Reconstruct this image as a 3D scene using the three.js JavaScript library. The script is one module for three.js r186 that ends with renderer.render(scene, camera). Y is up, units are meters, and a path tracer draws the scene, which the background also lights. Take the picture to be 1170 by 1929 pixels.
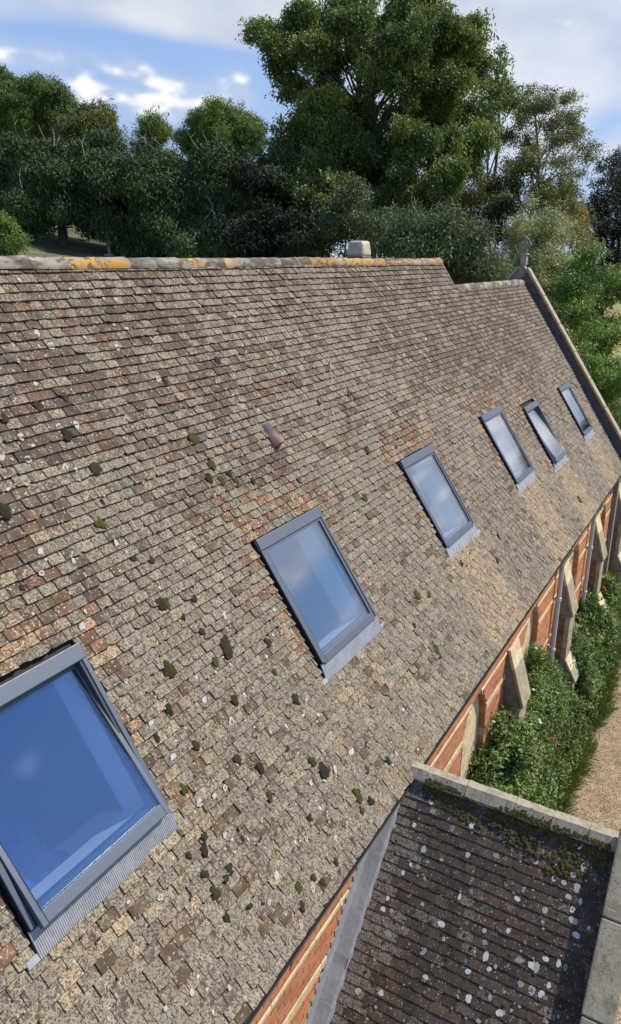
import * as THREE from 'three';
import { mergeGeometries } from 'three/addons/utils/BufferGeometryUtils.js';
import { RoundedBoxGeometry } from 'three/addons/geometries/RoundedBoxGeometry.js';

// ---------------------------------------------------------------- camera, sky, sun, exposure
const V3 = (x, y, z) => new THREE.Vector3(x, y, z);
const PITCH = 18.9 * Math.PI / 180, YAW = 30.4 * Math.PI / 180, FPX = 1393, CX = 585, CY = 964.5;   // photograph pixels
const EYE = V3(0, 10, 0);
const FW = V3(Math.cos(PITCH) * Math.cos(YAW), -Math.sin(PITCH), -Math.cos(PITCH) * Math.sin(YAW));
const RT = V3(Math.sin(YAW), 0, Math.cos(YAW));
const UP = RT.clone().cross(FW);
const scene = new THREE.Scene();
const camera = new THREE.PerspectiveCamera(2 * Math.atan(964.5 / FPX) * 180 / Math.PI, 1170 / 1929, 0.1, 1500);
camera.position.copy(EYE);
camera.lookAt(EYE.clone().add(FW));
camera.updateMatrixWorld(true);
const renderer = new THREE.WebGLRenderer({ antialias: true });
renderer.toneMapping = THREE.LinearToneMapping;
renderer.toneMappingExposure = 1.0;
renderer.shadowMap.enabled = true;
const SUN = V3(0.47, 0.78, 0.42).normalize();
const sun = new THREE.DirectionalLight(new THREE.Color(1.0, 0.915, 0.79), 5);
sun.position.copy(SUN).multiplyScalar(120).add(V3(12, 5, -6));
sun.target.position.set(12, 5, -6);
sun.castShadow = true;
sun.shadow.mapSize.set(4096, 4096);
Object.assign(sun.shadow.camera, { left: -60, right: 60, top: 60, bottom: -60, near: 1, far: 300 });
sun.shadow.radius = 1;
scene.add(sun, sun.target);

// ---------------------------------------------------------------- helpers: random, noise, pixels to rays
function rng(seed) { let a = seed >>> 0; return () => { a = a + 0x6D2B79F5 | 0; let t = Math.imul(a ^ a >>> 15, 1 | a); t = t + Math.imul(t ^ t >>> 7, 61 | t) ^ t; return ((t ^ t >>> 14) >>> 0) / 4294967296; }; }
const R = rng(7);
const rr = (a, b, r = R) => a + (b - a) * r();
const clamp = (x, a = 0, b = 1) => Math.min(b, Math.max(a, x));
const ss = (a, b, x) => { const t = clamp((x - a) / (b - a)); return t * t * (3 - 2 * t); };
const lerp = (a, b, t) => a + (b - a) * t;
const mix3 = (a, b, t) => [lerp(a[0], b[0], t), lerp(a[1], b[1], t), lerp(a[2], b[2], t)];
function hash(x, y, z) { let h = Math.imul(x, 374761393) ^ Math.imul(y, 668265263) ^ Math.imul(z, 2147483647 - 1274126177); h = Math.imul(h ^ h >>> 13, 1274126177); h = Math.imul(h ^ h >>> 15, 2246822519); return ((h ^ h >>> 16) >>> 0) / 4294967296; }
function vn2(x, y, s = 0, p = 0) {                                                   // value noise, repeating every p cells
  const i = Math.floor(x), j = Math.floor(y), u = x - i, v = y - j, a = u * u * (3 - 2 * u), b = v * v * (3 - 2 * v);
  const w = p ? k => ((k % p) + p) % p : k => k;
  const i0 = w(i), i1 = w(i + 1), j0 = w(j), j1 = w(j + 1);
  return lerp(lerp(hash(i0, j0, s), hash(i1, j0, s), a), lerp(hash(i0, j1, s), hash(i1, j1, s), a), b);
}
function fb2(x, y, s = 0, p = 0, o = 4) { let t = 0, a = 0.5, n = 0; for (let k = 0; k < o; k++) { t += a * vn2(x, y, s + k * 17, p); n += a; a *= 0.5; x *= 2; y *= 2; p *= 2; } return t / n; }
function vn3(x, y, z, s = 0) {
  const i = Math.floor(x), j = Math.floor(y), k = Math.floor(z), f = t => t * t * (3 - 2 * t), a = f(x - i), b = f(y - j), c = f(z - k);
  const h = (dx, dy, dz) => hash(i + dx + s * 131, j + dy, k + dz);
  return lerp(lerp(lerp(h(0, 0, 0), h(1, 0, 0), a), lerp(h(0, 1, 0), h(1, 1, 0), a), b), lerp(lerp(h(0, 0, 1), h(1, 0, 1), a), lerp(h(0, 1, 1), h(1, 1, 1), a), b), c);
}
function fb3(x, y, z, s = 0, o = 5) { let t = 0, a = 0.5, n = 0; for (let k = 0; k < o; k++) { t += a * vn3(x, y, z, s + k); n += a; a *= 0.5; x *= 2.03; y *= 2.03; z *= 2.03; } return t / n; }
const rayOf = (px, py) => FW.clone().addScaledVector(RT, (px - CX) / FPX).addScaledVector(UP, -(py - CY) / FPX);
const at = (px, py, d) => EYE.clone().addScaledVector(rayOf(px, py), d);
const toPx = p => { const q = p.clone().sub(EYE), z = q.dot(FW); return [CX + FPX * q.dot(RT) / z, CY - FPX * q.dot(UP) / z, z]; };

// ---------------------------------------------------------------- sky: blue air and broken cloud, by direction
{
  const W = 2048, H = 1024, data = new Float32Array(W * H * 4);
  const dirOf = (px, py) => { const r = rayOf(px, py).normalize(); return [Math.atan2(-r.z, r.x) * 180 / Math.PI, Math.asin(r.y) * 180 / Math.PI]; };
  const B = (px, py, wx, wy, k, tilt = 0) => { const [a, e] = dirOf(px, py); return { a, e, wx: wx / 24, wy: wy / 24, k, c: Math.cos(tilt), s: Math.sin(tilt) }; };
  const puffs = [{ a: -18, e: 10, wx: 9, wy: 5, k: 1.3, c: 1, s: 0 }, { a: -37, e: 18.5, wx: 3, wy: 2, k: 1, c: 1, s: 0 }, { a: -36, e: 11, wx: 4, wy: 1.5, k: .9, c: 1, s: 0 }, B(355, 166, 70, 11, 1.1, 0.25), B(425, 166, 26, 18, 1.1), B(385, 196, 66, 14, 1.2, -0.1), B(452, 165, 16, 24, .7), B(95, 112, 40, 16, 1.1), B(205, 127, 32, 9, 1, 0.4), B(262, 132, 30, 12, 1, 0.5), B(190, 168, 70, 9, 1, 0.15), B(250, 185, 60, 12, .7), B(5, 100, 25, 18, 1), B(1162, 285, 30, 14, 1.1), B(320, 215, 80, 14, .7), B(130, 192, 40, 8, .6)];
  const blues = [B(270, 95, 170, 26, .95, 0.12), B(420, 120, 90, 22, .9), B(60, 75, 80, 14, .5), B(1140, 235, 55, 32, 1.1), B(560, 240, 60, 50, .3), { a: -62, e: 22, wx: 30, wy: 20, k: .8, c: 1, s: 0 }];
  const dirB = (a, e, wx, wy, k) => ({ a, e, wx, wy, k, c: 1, s: 0 });
  const sheet = [dirB(-17, 9, 9, 7, 1.3), dirB(-61, 29, 6, 4, .9), dirB(-52, 20, 3, 3, .5), B(250, 25, 330, 40, .9), B(1040, 140, 200, 90, .75), B(480, 60, 120, 40, .6), B(1000, 20, 300, 60, .6)];
  const sum = (list, a, e, wob) => { let t = 0; for (const b of list) { let da = ((a - b.a) % 360 + 540) % 360 - 180; da = -da; const de = e - b.e, x = (da * b.c - de * b.s) / b.wx, y = (da * b.s + de * b.c) / b.wy, d = x * x + y * y; if (d < 9) t += b.k * Math.exp(-d * (0.8 + wob)); } return t; };
  for (let j = 0; j < H; j++) for (let i = 0; i < W; i++) {
    const el = (j + 0.5) / H * Math.PI - Math.PI / 2, th = ((i + 0.5) / W - 0.5) * 2 * Math.PI;
    const x = Math.cos(el) * Math.cos(th), y = Math.sin(el), z = Math.cos(el) * Math.sin(th), o = (j * W + i) * 4;
    let c;
    if (el < -0.02) c = [0.3, 0.31, 0.3];
    else {
      const a = Math.atan2(-z, x) * 180 / Math.PI, e = el * 180 / Math.PI, up = Math.max(0, y);
      const blue = mix3([0.36, 0.55, 0.88], [0.095, 0.23, 0.64], ss(0, 0.75, up));
      const q = 1 / (up + 0.22), n1 = fb3(x * q * 1.3 + 4, z * q * 1.3, 2, 3, 5), n2 = fb3(x * q * 3.2, z * q * 5, 7, 9, 5), n3 = fb3(x * 9, y * 26, z * 9, 5, 5);
      const stretch = fb3(x * 3.2, y * 13, z * 3.2, 21, 5);
      const haze = ss(0.4, 0.62, stretch) * (1 - ss(0.1, 0.42, up)) * 0.8;
      let veil = ss(0.5, 0.72, n1 * 0.75 + n2 * 0.25) + sum(sheet, a, e, 0) * (0.55 + n2 * 0.9) - sum(blues, a, e, 0) * (0.5 + n2) + haze * .5;
      veil = clamp(veil, 0, 1);
      const grey = mix3([0.54, 0.59, 0.69], [0.82, 0.84, 0.87], clamp(ss(0.32, 0.68, n2 * 0.6 + stretch * .4)));
      c = mix3(blue, grey, veil * 0.88);
      const low = (1 - ss(0.04, 0.30, up)) * 0.6;
      c = mix3(c, [0.52, 0.60, 0.80], low * (0.5 + 0.5 * stretch));
      const S = Math.min(.95, sum(puffs, a, e, 0)), det = fb3(x * 30 + 4 * stretch, y * 80, z * 30, 5, 6), wild = ss(0.58, 0.72, n3) * ss(0.45, 0.6, n1) * (1 - ss(0.25, 0.5, up)) * .8;
      const p = ss(0.0, 0.85, Math.max(S, wild) * 1.15 + (det - .5) * 3.6 - .78) * Math.min(1, Math.max(S, wild) * 3);
      c = mix3(c, [0.64, 0.68, 0.79], .45 * S);
      c = mix3(c, [1.12, 1.10, 1.08], p * 0.92);
    }
    if (el > 0) { const w = Math.acos(clamp(x * SUN.x + y * SUN.y + z * SUN.z, -1, 1)) * 57.3, gl = 1 + .45 * Math.exp(-(w / 48) * (w / 48)); c = c.map(v => v * gl); }
    data[o] = c[0]; data[o + 1] = c[1]; data[o + 2] = c[2]; data[o + 3] = 1;
  }
  const sky = new THREE.DataTexture(data, W, H, THREE.RGBAFormat, THREE.FloatType);
  sky.mapping = THREE.EquirectangularReflectionMapping; sky.magFilter = sky.minFilter = THREE.LinearFilter; sky.wrapS = THREE.RepeatWrapping; sky.needsUpdate = true;
  scene.background = sky; scene.environment = sky;
}

// ---------------------------------------------------------------- helpers: names, parts
const taken = new Map();
function numbered(name) { const n = taken.get(name) || 0; taken.set(name, n + 1); return n ? `${name}_${String(n).padStart(3, '0')}` : name; }
function tag(o, label, category, group) { o.userData = { ...o.userData, label, category }; if (group) o.userData.group = group; return o; }
function shadowed(m) { m.castShadow = m.receiveShadow = true; return m; }
function thing(name, label, category, pos, group) { const o = new THREE.Group(); o.name = numbered(name); o.position.copy(pos); scene.add(o); return tag(o, label, category, group); }
function part(name, geo, mat, parent, label) { const m = shadowed(new THREE.Mesh(geo, mat)); m.name = numbered(name); parent.add(m); if (label) m.userData.label = label; return m; }
function struct(name, geo, mat) { const m = shadowed(new THREE.Mesh(geo, mat)); m.name = numbered(name); m.userData.kind = 'structure'; scene.add(m); return m; }

// collects faces; colours are linear
class Faces {
  constructor() { this.p = []; this.n = []; this.u = []; this.c = []; }
  tri(a, b, c, ua, ub, uc, col = [1, 1, 1], nn) {
    let nx, ny, nz;
    if (!nn) {
      const e1 = [b[0] - a[0], b[1] - a[1], b[2] - a[2]], e2 = [c[0] - a[0], c[1] - a[1], c[2] - a[2]];
      nx = e1[1] * e2[2] - e1[2] * e2[1]; ny = e1[2] * e2[0] - e1[0] * e2[2]; nz = e1[0] * e2[1] - e1[1] * e2[0];
      const l = Math.hypot(nx, ny, nz) || 1; nx /= l; ny /= l; nz /= l;
      nn = [[nx, ny, nz], [nx, ny, nz], [nx, ny, nz]];
    }
    this.p.push(...a, ...b, ...c); this.n.push(...nn[0], ...nn[1], ...nn[2]); this.u.push(...ua, ...ub, ...uc); this.c.push(...col, ...col, ...col);
  }
  quad(a, b, c, d, ua, ub, uc, ud, col) { this.tri(a, b, c, ua, ub, uc, col); this.tri(a, c, d, ua, uc, ud, col); }
  // box from 8 corner function f(i,j,k) in {0,1}
  hexa(f, col, us = 1, uo = [0, 0]) {
    const P = (i, j, k) => f(i, j, k);
    const face = (a, b, c, d) => {
      const L = (p, q) => Math.hypot(p[0] - q[0], p[1] - q[1], p[2] - q[2]) * us, w = L(a, b), h = L(a, d);
      this.quad(a, b, c, d, uo, [uo[0] + w, uo[1]], [uo[0] + w, uo[1] + h], [uo[0], uo[1] + h], col);
    };
    face(P(0, 0, 1), P(1, 0, 1), P(1, 1, 1), P(0, 1, 1)); face(P(1, 0, 0), P(0, 0, 0), P(0, 1, 0), P(1, 1, 0));
    face(P(0, 1, 1), P(1, 1, 1), P(1, 1, 0), P(0, 1, 0)); face(P(0, 0, 0), P(1, 0, 0), P(1, 0, 1), P(0, 0, 1));
    face(P(1, 0, 1), P(1, 0, 0), P(1, 1, 0), P(1, 1, 1)); face(P(0, 0, 0), P(0, 0, 1), P(0, 1, 1), P(0, 1, 0));
  }
  box(x0, x1, y0, y1, z0, z1, col, us, uo) { this.hexa((i, j, k) => [i ? x1 : x0, j ? y1 : y0, k ? z1 : z0], col, us, uo); }
  add(f) { const push = (a, b) => { for (let i = 0; i < b.length; i++) a.push(b[i]); }; push(this.p, f.p); push(this.n, f.n); push(this.u, f.u); push(this.c, f.c); }
  geo() {
    const g = new THREE.BufferGeometry();
    g.setAttribute('position', new THREE.Float32BufferAttribute(this.p, 3)); g.setAttribute('normal', new THREE.Float32BufferAttribute(this.n, 3));
    g.setAttribute('uv', new THREE.Float32BufferAttribute(this.u, 2)); g.setAttribute('color', new THREE.Float32BufferAttribute(this.c, 3));
    return g;
  }
}
function rbox(w, h, d, r = 0.006, seg = 1) { return new RoundedBoxGeometry(w, h, d, seg, r); }
function boxAt(x0, x1, y0, y1, z0, z1, r = 0.005) { const g = rbox(x1 - x0, y1 - y0, z1 - z0, Math.min(r, (x1 - x0) * .45, (y1 - y0) * .45, (z1 - z0) * .45)); g.translate((x0 + x1) / 2, (y0 + y1) / 2, (z0 + z1) / 2); return uvBox(g); }
function uvBox(g, s = 1) {                                              // uv in metres from position by facing
  g = g.index ? g.toNonIndexed() : g;
  const p = g.attributes.position, n = g.attributes.normal, u = new Float32Array(p.count * 2);
  for (let i = 0; i < p.count; i++) {
    const ax = Math.abs(n.getX(i)), ay = Math.abs(n.getY(i)), az = Math.abs(n.getZ(i));
    if (ax > ay && ax > az) { u[2 * i] = p.getZ(i) * s; u[2 * i + 1] = p.getY(i) * s; } else if (ay > az) { u[2 * i] = p.getX(i) * s; u[2 * i + 1] = p.getZ(i) * s; } else { u[2 * i] = p.getX(i) * s; u[2 * i + 1] = p.getY(i) * s; }
  }
  g.setAttribute('uv', new THREE.BufferAttribute(u, 2));
  return g;
}
function roughen(g, amp, freq, seed) {                                  // push vertices about by noise of position, then new normals
  const p = g.attributes.position;
  for (let i = 0; i < p.count; i++) {
    const x = p.getX(i), y = p.getY(i), z = p.getZ(i);
    p.setXYZ(i, x + amp * (fb3(x * freq, y * freq, z * freq, seed, 2) - .5), y + amp * (fb3(x * freq, y * freq, z * freq, seed + 5, 2) - .5), z + amp * (fb3(x * freq, y * freq, z * freq, seed + 9, 2) - .5));
  }
  g.computeVertexNormals(); return g;
}
function tube(pts, r0, r1, seg = 6, tub = 8) {
  const c = new THREE.CatmullRomCurve3(pts), g = new THREE.TubeGeometry(c, tub, 1, seg, false), p = g.attributes.position, q = V3();
  for (let i = 0; i <= tub; i++) { c.getPointAt(i / tub, q); const r = lerp(r0, r1, i / tub); for (let j = 0; j <= seg; j++) { const k = i * (seg + 1) + j; p.setXYZ(k, q.x + (p.getX(k) - q.x) * r, q.y + (p.getY(k) - q.y) * r, q.z + (p.getZ(k) - q.z) * r); } }
  return g;
}

// ---------------------------------------------------------------- textures
function tex(W, H, f, srgb = true, rep = true) {                        // f(x, y) -> linear rgb 0..1
  const d = new Uint8Array(W * H * 4), enc = v => Math.round(255 * clamp(srgb ? (v <= .0031308 ? v * 12.92 : 1.055 * Math.pow(v, 1 / 2.4) - .055) : v));
  for (let j = 0; j < H; j++) for (let i = 0; i < W; i++) { const c = f(i, j), o = (j * W + i) * 4; d[o] = enc(c[0]); d[o + 1] = enc(c[1]); d[o + 2] = enc(c[2]); d[o + 3] = 255; }
  const t = new THREE.DataTexture(d, W, H); t.magFilter = THREE.LinearFilter; t.minFilter = THREE.LinearMipmapLinearFilter; t.generateMipmaps = true;
  if (rep) t.wrapS = t.wrapT = THREE.RepeatWrapping;
  if (srgb) t.colorSpace = THREE.SRGBColorSpace;
  t.needsUpdate = true; return t;
}
// clay tile with lichen: five bands of rising lichen cover, 2.05 m across, each band 0.41 m high
const BANDS = 5, TW = 2048, TBH = 408;
const lichenHeight = new Float32Array(TW * TBH * BANDS);
const tileTex = (() => {
  const cover = [0.10, 0.34, 0.52, 0.68, 0.86];
  return tex(TW, TBH * BANDS, (i, j) => {
    const b = Math.floor(j / TBH), jj = j % TBH, s = b * 50;
    const n = fb2(i / 64, jj / 64, s + 1, 32, 5), n2 = fb2(i / 16, jj / 16, s + 2, 128, 4), sp = vn2(i / 7, jj / 7, s + 3, 0), sp2 = vn2(i / 15, jj / 15, s + 4, 0), fine = hash(i, j, 5);
    const clay = mix3([0.076, 0.054, 0.038], [0.165, 0.117, 0.083], clamp(n * 1.5 - .25));
    const cv = ss(1 - cover[b] - .10, 1 - cover[b] + .10, n * 0.55 + n2 * 0.45 + (vn2(i / 150, jj / 150, s + 6) - .5) * .25);
    const lic = mix3([0.155, 0.125, 0.089], [0.37, 0.314, 0.226], clamp(n2 * 1.4 - .2));
    let c = mix3(clay, lic, cv);
    const dark = Math.max(ss(.64, .80, sp) * (.35 + .55 * cv), ss(.70, .84, sp2) * .85 * (.3 + .65 * cv));
    c = mix3(c, [0.040, 0.034, 0.026], dark * .9);
    const white = ss(.83, .92, vn2(i / 11, jj / 11, s + 8)) * (1 - .4 * cv);
    c = mix3(c, [0.52, 0.48, 0.41], white * .85);
    const k = .86 + .28 * fine;
    lichenHeight[j * TW + i] = .35 + cv * .35 - dark * .35 + white * .15 + (fine - .5) * .2;
    return [c[0] * k, c[1] * k, c[2] * k];
  });
})();
const tileBump = tex(TW, TBH * BANDS, (i, j) => { const h = lichenHeight[j * TW + i]; return [h, h, h]; }, false);
const grain = (n, s, lo, hi, f = 1) => tex(n, n, (i, j) => { const v = lo + (hi - lo) * clamp(fb2(i / 32 * f, j / 32 * f, s, Math.round(n / 32 * f), 5) * .75 + hash(i, j, s) * .25); return [v, v, v]; });
const stoneTex = tex(1024, 1024, (i, j) => {
  const n = fb2(i / 128, j / 128, 31, 8, 6), n2 = fb2(i / 24, j / 24, 33, 0, 4), sp = vn2(i / 9, j / 9, 34), pale = ss(.66, .74, vn2(i / 40, j / 40, 36) * .7 + n2 * .3);
  let c = mix3([0.62, 0.6, 0.54], [1, .97, .88], clamp(n * 1.7 - .35));
  c = mix3(c, [0.30, .28, .24], ss(.62, .8, n2) * .6); c = mix3(c, [.2, .18, .15], ss(.78, .9, sp) * .6); c = mix3(c, [1.1, 1.08, 1.0], pale * .6);
  const k = .9 + .2 * hash(i, j, 3); return [c[0] * k, c[1] * k, c[2] * k];
});
const roughTex = grain(512, 41, .25, 1), brickTex = grain(512, 47, .72, 1.12, 2), leadTex = grain(512, 53, .6, 1.15);
const ridgeTex = tex(1024, 512, (i, j) => {                             // x along the ridge (2 m), y round it: orange lichen in blotches, white and black spots
  const n = fb2(i / 64, j / 64, 61, 16, 5), n2 = fb2(i / 16, j / 16, 62, 64, 4), big = fb2(i / 170, j / 120, 64, 6, 3);
  let c = mix3([0.13, 0.105, 0.08], [0.34, 0.31, 0.25], ss(.34, .66, n));
  c = mix3(c, [.07, .06, .05], ss(.58, .72, n2) * .7);
  const o = ss(.43, .53, big * .55 + n2 * .45) ;
  c = mix3(c, mix3([0.50, .22, .025], [0.62, .34, .05], n2), o * .92);
  const k = .86 + .28 * hash(i, j, 7); return [c[0] * k, c[1] * k, c[2] * k];
});
const ridgePlain = tex(512, 512, (i, j) => {
  const n = fb2(i / 64, j / 64, 71, 8, 5), n2 = fb2(i / 16, j / 16, 72, 32, 4);
  let c = mix3([0.13, 0.105, 0.08], [0.36, 0.33, 0.27], ss(.32, .66, n)); c = mix3(c, [.07, .06, .05], ss(.58, .72, n2) * .7);
  const k = .86 + .28 * hash(i, j, 7); return [c[0] * k, c[1] * k, c[2] * k];
});
const gravelTex = tex(1024, 1024, (i, j) => {
  const a = vn2(i / 7, j / 7, 81), b = vn2(i / 17, j / 17, 82), n = fb2(i / 128, j / 128, 84, 8, 4);
  let c = mix3([0.22, 0.15, 0.08], [0.56, 0.42, 0.255], clamp(a * .7 + b * .5 - .1)); c = mix3(c, [.08, .055, .03], ss(.6, .8, vn2(i / 11, j / 11, 85)) * .8);
  const k = .6 + .75 * n; return [c[0] * k, c[1] * k, c[2] * k];
});
const gravelBump = tex(1024, 1024, (i, j) => { const v = vn2(i / 7, j / 7, 81) * .6 + vn2(i / 17, j / 17, 82) * .4; return [v, v, v]; }, false);
const grassTex = tex(1024, 1024, (i, j) => {
  const n = fb2(i / 128, j / 128, 91, 8, 5), f = vn2(i / 3, j / 7, 92), g = fb2(i / 256, j / 256, 93, 4, 3);
  let c = mix3([0.035, 0.06, 0.015], [0.13, 0.15, 0.045], clamp(n * 1.3 - .15)); c = mix3(c, [.22, .19, .085], ss(.52, .7, g) * .7); const k = .7 + .6 * f; return [c[0] * k, c[1] * k, c[2] * k];
});
const rep = (t, x, y = x) => { const c = t.clone(); c.repeat.set(x, y); c.needsUpdate = true; return c; };

// ---------------------------------------------------------------- materials
const std = o => new THREE.MeshStandardMaterial(o), phys = o => new THREE.MeshPhysicalMaterial(o);
const lin = (r, g, b) => new THREE.Color().setRGB(r, g, b);
const M = {
  tile: std({ map: tileTex, bumpMap: tileBump, bumpScale: .004, roughness: .95, vertexColors: true }),
  deck: std({ color: lin(.055, .045, .038), roughness: 1 }),
  ridgeOrange: std({ map: ridgeTex, bumpMap: rep(roughTex, 3), bumpScale: .006, roughness: .95, vertexColors: true }),
  ridge: std({ map: ridgePlain, bumpMap: rep(roughTex, 3), bumpScale: .006, roughness: .95, vertexColors: true }),
  vergeTile: std({ map: ridgePlain, color: lin(.8, .76, .7), roughness: 1 }), crossStone: std({ color: lin(.30, .285, .25), map: stoneTex, roughness: 1 }),
  copingStone: std({ color: lin(.50, .445, .335), map: rep(stoneTex, 2), roughness: 1, bumpMap: rep(roughTex, 3), bumpScale: .008 }),
  moss: std({ color: lin(1, 1, 1), roughness: 1, vertexColors: true, bumpMap: rep(roughTex, 30), bumpScale: .01 }),
  spot: std({ color: lin(1, 1, 1), roughness: 1, vertexColors: true, bumpMap: rep(roughTex, 12), bumpScale: .002 }),
  grey: std({ color: lin(.125, .145, .17), roughness: .42, metalness: .35, bumpMap: rep(roughTex, 2), bumpScale: .0006 }),
  greyDark: std({ color: lin(.045, .05, .058), roughness: .5, metalness: .2 }),
  gasket: std({ color: lin(.012, .012, .013), roughness: .7 }),
  apron: std({ color: lin(.47, .475, .485), roughness: .5, metalness: .35, map: rep(leadTex, 2) }),
  apronPale: std({ color: lin(.58, .58, .60), roughness: .55, metalness: .1, map: rep(leadTex, 2) }),
  lining: std({ color: lin(.78, .79, .8), roughness: .7 }),
  glass: phys({ color: lin(.9, .95, 1), transmission: 1, thickness: 0, roughness: .01, ior: 2.333, bumpMap: rep(roughTex, .7), bumpScale: .0003, side: THREE.DoubleSide }),
  glassOld: phys({ color: lin(.8, .9, .95), transmission: 1, thickness: 0, roughness: .03, ior: 2.1, side: THREE.DoubleSide }),
  brick: std({ map: rep(brickTex, 3), bumpMap: rep(roughTex, 6), bumpScale: .003, roughness: .95, vertexColors: true }),
  mortar: std({ color: lin(.46, .30, .19), roughness: 1, map: rep(brickTex, 2) }),
  cream: std({ color: lin(.82, .69, .45), map: stoneTex, roughness: .9, bumpMap: roughTex, bumpScale: .003 }),
  stone: std({ color: lin(.47, .41, .295), map: stoneTex, roughness: .95, bumpMap: rep(roughTex, 3), bumpScale: .006 }),
  render: std({ color: lin(.30, .28, .25), map: stoneTex, roughness: .95 }),
  whiteCap: std({ color: lin(.66, .62, .52), map: stoneTex, roughness: .9, bumpMap: rep(roughTex, 3), bumpScale: .006 }),
  lead: std({ color: lin(.37, .37, .36), map: rep(leadTex, 2.5), roughness: .55, metalness: .2, bumpMap: rep(roughTex, 2), bumpScale: .004 }),
  leadDark: std({ color: lin(.085, .095, .115), map: rep(leadTex, 2.5), roughness: .6 }),
  gutter: std({ color: lin(.035, .036, .038), roughness: .6 }),
  pipe: std({ color: lin(.66, .64, .60), roughness: .5, map: rep(leadTex, 2) }),
  floor: std({ color: lin(.06, .045, .035), roughness: .8 }),
  tarp: std({ color: lin(.02, .12, .55), roughness: .35 }),
  bark: std({ color: lin(.10, .085, .065), roughness: 1, map: rep(brickTex, 2) }), twig: std({ color: lin(.30, .27, .23), roughness: 1 }),
  gravel: std({ map: gravelTex, bumpMap: gravelBump, bumpScale: .02, roughness: 1 }),
  soil: std({ color: lin(.07, .055, .035), map: rep(brickTex, 4), roughness: 1 }),
  grass: std({ map: grassTex, roughness: 1, vertexColors: true }),
  leaf: phys({ color: lin(1, 1, 1), roughness: .62, transmission: .38, thickness: 0, side: THREE.DoubleSide, specularIntensity: .6 }),
  yewLeaf: phys({ color: lin(1, 1, 1), roughness: .7, side: THREE.DoubleSide, specularIntensity: .5 }),
  petal: std({ color: lin(1, 1, 1), roughness: .8, vertexColors: true, side: THREE.DoubleSide }),
};

// ---------------------------------------------------------------- ground
function height(x, z) {
  const t = -z, f = 1 - .85 * ss(42, 75, x);
  let h = 10.1 * ss(9, 28, t) + Math.max(0, t - 27) * .16 * ss(27, 34, t);
  h = Math.min(h, 17 + (h - 17) * .2);
  h *= f;
  h += (fb2(x * .07 + 9, z * .07, 5, 0, 3) - .5) * .7 * ss(9, 14, t);
  return h;
}
{
  const N = 170, g = new THREE.PlaneGeometry(2, 2, N, N), p = g.attributes.position, uv = g.attributes.uv, col = new Float32Array(p.count * 3);
  for (let i = 0; i < p.count; i++) {
    const s = v => Math.sign(v) * (Math.pow(Math.abs(v), 3) * 640 + Math.abs(v) * 60);
    const x = s(p.getX(i)) + 25, z = s(p.getY(i)) - 20;
    p.setXYZ(i, x, height(x, z) - .004, z); uv.setXY(i, x / 3, z / 3);
    const dry = ss(50, 80, x) * ss(-60, -5, z) * .9, w = fb2(x * .03, z * .03, 3, 0, 3);
    const c = mix3([1, 1, 1], [2.9, 2.1, 1.9], dry * (.6 + .6 * w)); col.set(c, i * 3);
  }
  const ix = g.index.array; for (let i = 0; i < ix.length; i += 3) { const t = ix[i]; ix[i] = ix[i + 1]; ix[i + 1] = t; }
  g.setAttribute('color', new THREE.BufferAttribute(col, 3)); g.computeVertexNormals();
  struct('ground', g, M.grass);
  const path = new THREE.PlaneGeometry(26, 7, 100, 20); path.rotateX(-Math.PI / 2); path.translate(14, .012, 1.75);
  { const p2 = path.attributes.position, u2 = path.attributes.uv; for (let i = 0; i < p2.count; i++) { let x = p2.getX(i), z = p2.getZ(i); if (z < -1.6) z += (fb2(x * 1.2, 0, 8, 0, 3) - .5) * .35; p2.setXYZ(i, x, .012 + .012 * vn2(x * 2, z * 2, 4), z); u2.setXY(i, x / 1.6, z / 1.6); } path.computeVertexNormals(); }
  struct('gravel_path', path, M.gravel);
  const bed = new THREE.PlaneGeometry(18, 1.6, 40, 4); bed.rotateX(-Math.PI / 2); bed.translate(15, .006, -2.0); uvBox(bed);
  struct('garden_bed', bed, M.soil);
}

// ---------------------------------------------------------------- church: one thing, base on the ground
const CB = V3(12, 0, -6.1);
const church = thing('church', 'brick and stone church with a steep lichen covered clay tile roof and skylights', 'church', CB);
const D = 5.2, TH = 56 * Math.PI / 180;
const RN = V3(0, Math.cos(TH), Math.sin(TH)), RS = V3(0, -Math.sin(TH), Math.cos(TH)), RO = EYE.clone().addScaledVector(RN, -D);
const RP = (x, h, v) => V3(x, 0, 0).add(V3(0, RO.y, RO.z)).addScaledVector(RN, h).addScaledVector(RS, v);
const onRoof = (px, py, h = 0) => { const r = rayOf(px, py), t = -(D - h) / r.dot(RN), p = r.multiplyScalar(t); return [p.x, p.dot(RS)]; };
const rel = v => v.clone().sub(CB);
const wallG = g => { g.translate(-CB.x, -CB.y, -CB.z); return g; };      // world geometry into the church's frame
function roofFrame(o) { o.position.copy(rel(V3(0, RO.y, RO.z))); o.rotation.x = TH; return o; }
const X0 = -2, X1 = 21.72, XS = 16.2, VR = -3.50, VR2 = -2.84, VE = 3.12;

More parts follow.
